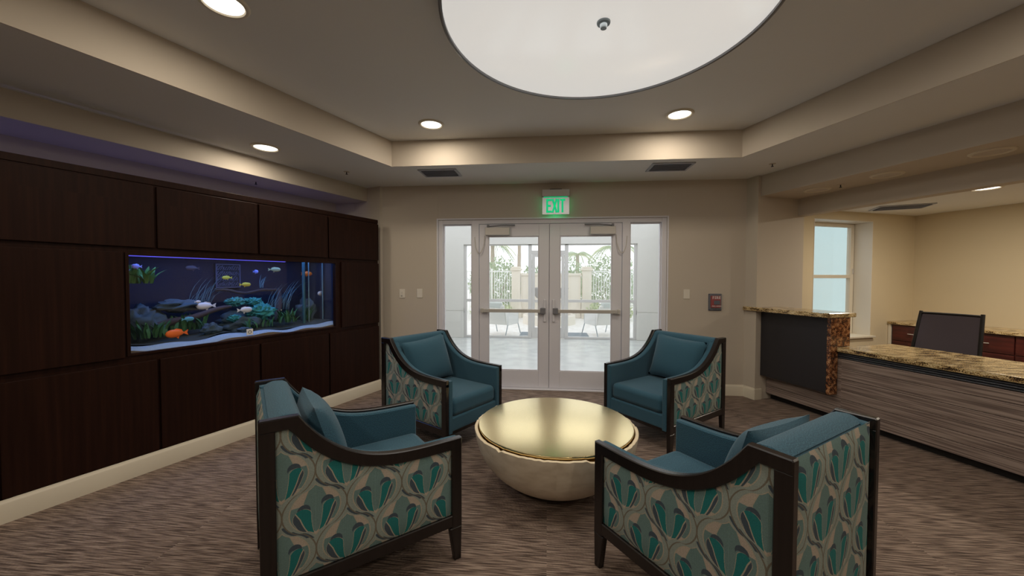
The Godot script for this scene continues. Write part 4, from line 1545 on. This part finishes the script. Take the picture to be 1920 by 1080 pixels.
func aquarium():
	var t := thing("aquarium", "wide glass fish tank set into the dark panelled wall", "aquarium")
	var s0 := 1.2
	var s1 := 3.0
	var deep := TN - 0.52
	var st := mb()
	box(st, s0, s1, 0.86, 1.66, TN - 0.008, TN, 0.001, LB)
	obj("front_glass", st, M.tank_glass, t)
	st = mb()
	box(st, s0, s1, 0.86, 1.66, deep - 0.02, deep, 0.001, LB)
	box(st, s0 - 0.02, s0, 0.86, 1.66, deep, TN - 0.01, 0.001, LB)
	box(st, s1, s1 + 0.02, 0.86, 1.66, deep, TN - 0.01, 0.001, LB)
	obj("back_panel", st, M.tank_blue, t)
	st = mb()
	box(st, s0 - 0.02, s1 + 0.02, 0.82, 0.86, deep - 0.02, TN, 0.002, LB)
	obj("base", st, M.black, t)
	for s in [1.5, 2.35]:
		st = mb()
		box(st, s - 0.3, s + 0.5, 0.0, 0.82, deep, TN - 0.03, 0.002, LB)
		obj("stand", st, M.espresso_dark, t)
	# hood with a tube below and a violet glow above
	st = mb()
	box(st, s0, s1, 1.68, 1.715, TN - 0.34, TN - 0.03, 0.004, LB)
	var h := obj("hood", st, M.black, t)
	st = mb()
	box(st, s0 + 0.03, 2.42, 1.603, 1.611, TN - 0.04, TN - 0.016, 0.003, LB)
	obj("light_tube", st, M.tank_tube, h)
	st = mb()
	box(st, s0 + 0.1, s1 - 0.1, 1.672, 1.68, TN - 0.29, TN - 0.05, 0.001, LB)
	obj("lamp_panel", st, M.tank_tube, h)
	st = mb()
	box(st, s0 - 2.6, s1 + 0.4, 1.72, 1.728, TN - 0.52, TN - 0.46, 0.001, LB)
	obj("lamp_top", st, M.tank_glow, h)
	st = mb()
	box(st, s0 - 2.7, s1 + 0.5, 1.7, 2.25, TN - 0.36, TN - 0.345, 0.002, LB)
	box(st, s0 - 2.7, s1 + 0.5, 1.7, 1.72, TN - 0.6, TN - 0.36, 0.002, LB)
	obj("light_baffle", st, M.black, h)
	var l := AreaLight3D.new()
	l.name = "lamp_light"
	t.add_child(l)
	l.transform = Transform3D(Basis(LB.x, -LB.z, Vector3.UP), l_at(2.1, 1.665, TN - 0.17))
	l.area_size = Vector2(1.6, 0.24)
	l.light_color = C(112, 172, 255)
	l.light_energy = 0.5
	l.shadow_enabled = true
	var l2 := AreaLight3D.new()
	l2.name = "lamp_light"
	t.add_child(l2, true)
	l2.transform = Transform3D(Basis(LB.x, LB.z, -Vector3.UP), l_at(0.9, 1.735, TN - 0.49))
	l2.area_size = Vector2(4.6, 0.06)
	l2.light_color = C(172, 172, 255)
	l2.light_energy = 0.13
	l2.shadow_enabled = true
	# sand bed with a wavy crest along the glass
	st = mb()
	var rows := []
	for i in 41:
		var s := lerpf(s0, s1, i / 40.0)
		var crest := 0.932 + 0.012 * sin(s * 7.0) + 0.008 * sin(s * 17.0 + 1.0)
		var row := []
		for j in 9:
			var k := j / 8.0
			row.append(l_at(s, crest + 0.04 * k + 0.012 * sin(s * 11 + k * 5), lerpf(TN - 0.07, deep + 0.002, k)))
		rows.append(row)
	grid(st, rows, false, true)
	obj("sand", st, M.gravel, t).set_meta("kind", "stuff")
	st = mb()
	rows = []
	for i in 41:
		var s := lerpf(s0, s1, i / 40.0)
		var crest := 0.932 + 0.012 * sin(s * 7.0) + 0.008 * sin(s * 17.0 + 1.0)
		var gap := 0.03 + 0.012 * sin(s * 4.3 + 0.6)
		rows.append([l_at(s, 0.862, TN - 0.0115), l_at(s, crest - gap, TN - 0.0115)])
	grid(st, rows, false, false)
	obj("gravel_edge", st, M.sand_edge, t).set_meta("kind", "stuff")
	st = mb()
	rows = []
	for i in 41:
		var s := lerpf(s0, s1, i / 40.0)
		var crest := 0.932 + 0.012 * sin(s * 7.0) + 0.008 * sin(s * 17.0 + 1.0)
		var gap := 0.03 + 0.012 * sin(s * 4.3 + 0.6)
		rows.append([l_at(s, crest - gap, TN - 0.0115), l_at(s, crest - 0.3 * gap, TN - 0.03), l_at(s, crest, TN - 0.07)])
	grid(st, rows, false, false)
	obj("sand_crest", st, M.sand, t).set_meta("kind", "stuff")
	# relief plaque
	var p := thing("relief_plaque", "square dark plaque with a maze of raised lines inside the aquarium", "plaque")
	st = mb()
	var pn := deep + 0.003
	box(st, 2.03, 2.262, 1.342, 1.585, pn, pn + 0.016, 0.003, LB)
	obj("board", st, M.plaque, p)
	st = mb()
	var r2 := RandomNumberGenerator.new()
	r2.seed = 12
	for q in [[2.036, 2.256, 1.346, 1.354], [2.036, 2.256, 1.573, 1.581], [2.036, 2.044, 1.354, 1.573], [2.248, 2.256, 1.354, 1.573]]:
		box(st, q[0], q[1], q[2], q[3], pn + 0.014, pn + 0.026, 0.001, LB)
	for row in 4:   # four bands of upright wavering ridges
		var y0 := 1.362 + 0.053 * row
		var x := 2.052
		while x < 2.238:
			var rh := r2.randf_range(0.024, 0.046)
			var pts2 := []
			for k in 6:
				var q := k / 5.0
				pts2.append(l_at(x + 0.005 * sin(q * 5.0 + x * 90.0) + 0.004 * q, y0 + r2.randf_range(0.0, 0.002) + rh * q, pn + 0.018))
			tube(st, pts2, 0.0032, 5)
			if r2.randf() < 0.4: tube(st, [pts2[5], pts2[5] + l_at(0.012, 0.003, 0)], 0.003, 5)
			x += r2.randf_range(0.011, 0.018)
	obj("relief", st, M.plaque_relief, p)
	# pipes
	for q in [[2.74, 0.016, M.pipe_green, "wide greenish upright pipe in the aquarium's right end"], [2.80, 0.006, M.weed_pale, "thin pale upright tube beside the wide pipe in the aquarium"], [2.975, 0.007, M.weed_pale, "thin pale tube in the aquarium's far right corner"]]:
		st = mb()
		tube(st, [l_at(q[0], 0.94, TN - 0.2), l_at(q[0], 1.3, TN - 0.2), l_at(q[0], 1.66, TN - 0.2)], q[1], 12)
		tag(obj("pipe", st, q[2]), q[3], "pipe", "aquarium pipes")
	# ledge and driftwood
	st = mb()
	var pts := []
	for i in 12:
		var k := i / 11.0
		pts.append(l_at(1.42 + 0.62 * k, 1.02 + 0.2 * k - 0.05 * k * k + 0.01 * sin(k * 9), TN - 0.25))
	tube(st, pts, [0.03, 0.03, 0.028, 0.03, 0.027, 0.026, 0.027, 0.024, 0.022, 0.02, 0.018, 0.01], 10)
	tag(obj("driftwood", st, M.drift), "dark slanting driftwood branch on the aquarium's left side", "driftwood")
	st = mb()
	pts = []
	for i in 10:
		var k := i / 9.0
		pts.append(l_at(1.98 + 0.6 * k, 1.33 - 0.03 * sin(k * PI) + 0.012 * sin(k * 11), TN - 0.4))
	tube(st, pts, 0.014, 8)
	var br := []
	for i in 8:
		var k := i / 7.0
		br.append(l_at(2.58 - 0.1 * k * k, 1.33 - 0.34 * k, TN - 0.4 + 0.1 * k))
	tube(st, br, [0.016, 0.024, 0.03, 0.034, 0.034, 0.03, 0.03, 0.03], 10)
	tag(obj("driftwood", st, M.drift), "dark arching branch in the middle of the aquarium under the plaque", "driftwood")
	# rocks
	var rocks := [
		[2.1, 1.21, -0.3, 0.075, 0.038, M.teal_rock, "small turquoise coral rock high on the pile, left piece"],
		[2.26, 1.205, -0.3, 0.075, 0.034, M.teal_rock, "small turquoise coral rock high on the pile, right piece"],
		[2.3, 1.1, -0.24, 0.12, 0.07, M.teal_rock, "large turquoise coral rock on the right of the pile"],
		[2.06, 1.06, -0.24, 0.055, 0.03, M.teal_rock, "low turquoise coral rock at the left foot of the pile"],
		[2.18, 1.0, -0.3, 0.2, 0.1, M.slate_rock, "dark slate boulder under the turquoise coral"],
		[1.82, 0.99, -0.14, 0.07, 0.05, M.slate_rock, "rounded grey rock on the sand behind the orange fish"],
		[1.66, 1.2, -0.34, 0.15, 0.05, M.slate_rock, "flat grey rock ledge at the back left of the aquarium"],
		[2.07, 0.96, -0.1, 0.06, 0.02, M.slate_rock, "small flat pebble near the white tag in the aquarium"],
		[2.85, 1.06, -0.33, 0.1, 0.14, M.slate_rock, "dark stacked rock in the aquarium's right corner"],
		[1.4, 1.05, -0.32, 0.16, 0.16, M.slate_rock, "big dark rock in the aquarium's left corner"]]
	for q in rocks: rock(q[6], l_at(q[0], q[1], TN + q[2]), q[3], q[4], q[5])
	# plants
	weed("bushy bright green plant floating at the aquarium's top left", l_at(1.36, 1.4, TN - 0.2), 34, 0.2, 0.16, M.weed_bright, 0.016)
	weed("low bushy green plant beside the orange fish in the aquarium", l_at(1.72, 0.99, TN - 0.26), 42, 0.2, 0.28, M.weed, 0.014)
	weed("low dark green plant at the aquarium's left foot", l_at(1.42, 0.97, TN - 0.18), 34, 0.2, 0.2, M.weed, 0.013)
	weed("green plant in front of the turquoise coral in the aquarium", l_at(2.22, 0.96, TN - 0.14), 30, 0.15, 0.25, M.weed, 0.01)
	weed("green grass tuft beside the wide pipe in the aquarium", l_at(2.82, 0.97, TN - 0.24), 22, 0.24, 0.06, M.weed, 0.007)
	weed("tall thin pale grass leaning right in the aquarium", l_at(2.56, 1.1, TN - 0.36), 26, 0.5, 0.2, M.weed_pale, 0.004)
	weed("tall thin grass left of the plaque in the aquarium", l_at(1.86, 1.15, TN - 0.42), 24, 0.46, 0.2, M.weed_pale, 0.004)
	weed("dark feathery plant right of the coral in the aquarium", l_at(2.55, 0.97, TN - 0.22), 30, 0.2, 0.18, M.weed, 0.01)
	weed("small thin sprig above the arching branch in the aquarium", l_at(2.38, 1.34, TN - 0.36), 9, 0.2, 0.03, M.weed_pale, 0.004)
	# fish
	var fishes := [
		[1.845, 1.19, -0.27, 0.16, M.fish_white, 0, "white fish swimming over the low bushy plant"],
		[2.13, 1.135, -0.2, 0.14, M.fish_white, 180, "white fish in front of the turquoise coral"],
		[2.985, 1.262, -0.24, 0.13, M.fish_white, 20, "white fish at the aquarium's far right end"],
		[1.575, 0.985, -0.14, 0.17, M.fish_orange, 10, "large orange fish just above the sand on the left"],
		[2.835, 1.49, -0.28, 0.13, M.fish_orange, 175, "orange fish high up beside the wide pipe"],
		[2.17, 1.378, -0.26, 0.10, M.fish_yellow, 170, "yellow fish right below the plaque's lower right corner"],
		[2.065, 1.445, -0.36, 0.09, M.fish_yellow, 0, "yellow fish passing in front of the plaque"],
		[2.47, 1.53, -0.28, 0.12, M.fish_dun, 165, "pale olive fish near the top right of the plaque"],
		[2.28, 1.505, -0.28, 0.09, M.fish_lilac, 90, "small lilac fish right of the plaque"],
		[1.79, 1.53, -0.36, 0.11, M.fish_brown, 0, "dark brown fish near the top, left of the plaque"],
		[1.66, 1.095, -0.16, 0.09, M.fish_blue, 180, "small light blue fish above the orange fish"],
		[1.33, 1.53, -0.12, 0.09, M.fish_lilac, 30, "lilac fish at the very top left of the aquarium"],
		[1.27, 1.5, -0.16, 0.08, M.fish_lilac, 0, "lilac fish above the floating plant at the left edge"],
		[1.75, 1.235, -0.2, 0.06, M.fish_white, 200, "tiny pale fish above the slanting driftwood"],
		[2.46, 1.11, -0.16, 0.05, M.fish_dun, 60, "tiny pale fish right of the turquoise coral"]]
	for q in fishes: fish(q[6], l_at(q[0], q[1], TN + q[2]), q[3], q[4], deg_to_rad(q[5]))
	# little white tag stuck on the glass
	var tg := thing("glass_tag", "small white square tag stuck at the bottom of the aquarium glass", "tag", l_at(2.058, 0.945, TN + 0.002))
	tg.basis = LB
	st = mb()
	rbox(st, Vector3(0, 0, 0.002), Vector3(0.056, 0.056, 0.004), 0.001)
	obj("card", st, M.tag_white, tg)
	st = mb()
	var ring := []
	for k in 25: ring.append(Vector3(0.013 * cos(TAU * k / 24), 0.013 * sin(TAU * k / 24), 0.0045))
	tube(st, ring, 0.0025, 6)
	obj("ring_mark", st, M.alarm_grey, tg)

func rock(label: String, at: Vector3, r: float, h: float, m: Material):
	var coral: bool = m == M.teal_rock
	var nz := noise(3.2 if coral else 1.4, rng.randi() % 1000, 4)
	var rows := []
	var Rn := 24 if coral else 14
	var Sn := 36 if coral else 22
	for i in Rn + 1:
		var th := PI * i / Rn
		var row := []
		for j in Sn:
			var a := TAU * j / Sn
			var d := Vector3(sin(th) * cos(a), cos(th), sin(th) * sin(a))
			row.append(at + LB * (d * Vector3(r, h, r * 0.7) * (1.0 + (0.85 if coral else 0.75) * nz.get_noise_3d(d.x + at.x, d.y + at.y, d.z))))
		rows.append(row)
	for j in Sn:
		rows[0][j] = rows[0][0]; rows[Rn][j] = rows[Rn][0]
	var st := mb()
	grid_out(st, rows, at)
	tag(obj("rock", st, m), label, "rock", "aquarium rocks")

func weed(label: String, at: Vector3, blades: int, h: float, spread: float, m: Material, w: float):
	var st := mb()
	for b in blades:
		var a := rng.randf() * TAU
		var o := Vector3(rng.randf_range(-0.5, 0.5) * spread, 0, rng.randf_range(-0.3, 0.3) * minf(spread, 0.2))
		var lean := Vector3(cos(a), 0, sin(a) * 0.5) * rng.randf_range(0.2, 0.9) * h * 0.7
		if w < 0.005: lean = Vector3(rng.randf_range(0.2, 0.8) * h, 0, rng.randf_range(-0.1, 0.1))
		var hh := h * rng.randf_range(0.5, 1.0)
		var rows := []
		for i in 6:
			var k := i / 5.0
			var p := o + lean * k * k + Vector3.UP * hh * (k - 0.25 * k * k)
			var ww := w * sin(PI * (0.12 + 0.86 * k))
			var sd := Vector3(-sin(a), 0.2, cos(a)).normalized() * ww if w > 0.005 else Vector3(0.5, 0.5, 0.5) * ww
			rows.append([at + LB * (p - sd), at + LB * (p + sd)])
		grid(st, rows)
	var t := obj("aquarium_plant", st, m)
	tag(t, label, "aquarium plant", "aquarium plants")

func fish(label: String, at: Vector3, L: float, m: Material, turn: float):
	var t := thing("fish", label, "fish", at, 0, "aquarium fish")
	t.basis = LB * Basis(Vector3.UP, turn)
	var rows := []
	for i in 13:   # the head is at -x
		var k := i / 12.0
		var hh := L * 0.2 * pow(sin(PI * pow(clampf(k * 0.93 + 0.02, 0, 1), 0.75)), 0.8)
		var ww := hh * 0.5
		var row := []
		for j in 14: row.append(Vector3(lerpf(-0.5, 0.32, k) * L, hh * sin(TAU * j / 14) + 0.012 * L, ww * cos(TAU * j / 14)))
		rows.append(row)
	for e in [0, 12]:
		var c := Vector3.ZERO
		for p in rows[e]: c += p / 14.0
		for j in 14: rows[e][j] = c.lerp(rows[e][j], 0.15 if e == 0 else 0.5)
	var st := mb()
	grid_out(st, rows, Vector3.ZERO)
	obj("body", st, m, t)
	for f in [["tail_fin", [V(0.27, 0.03), V(0.5, 0.15), V(0.45, 0.0), V(0.5, -0.13), V(0.27, -0.02)]], ["dorsal_fin", [V(-0.2, 0.17), V(-0.02, 0.25), V(0.22, 0.18), V(0.24, 0.06), V(0.0, 0.1)]], ["belly_fin", [V(-0.1, -0.12), V(0.06, -0.26), V(0.12, -0.1)]]]:
		st = mb()
		var p := PackedVector2Array()
		for q in f[1]: p.append(q * L)
		prism(st, p, -0.006 * L, 0.006 * L)
		obj(f[0], st, m, t)
	for s in [-1.0, 1.0]:
		st = mb()
		ellipsoid(st, Vector3(-0.37 * L, 0.03 * L, s * 0.058 * L), Vector3(0.02, 0.02, 0.012) * L, 8, 6)
		obj("eye", st, M.black, t)
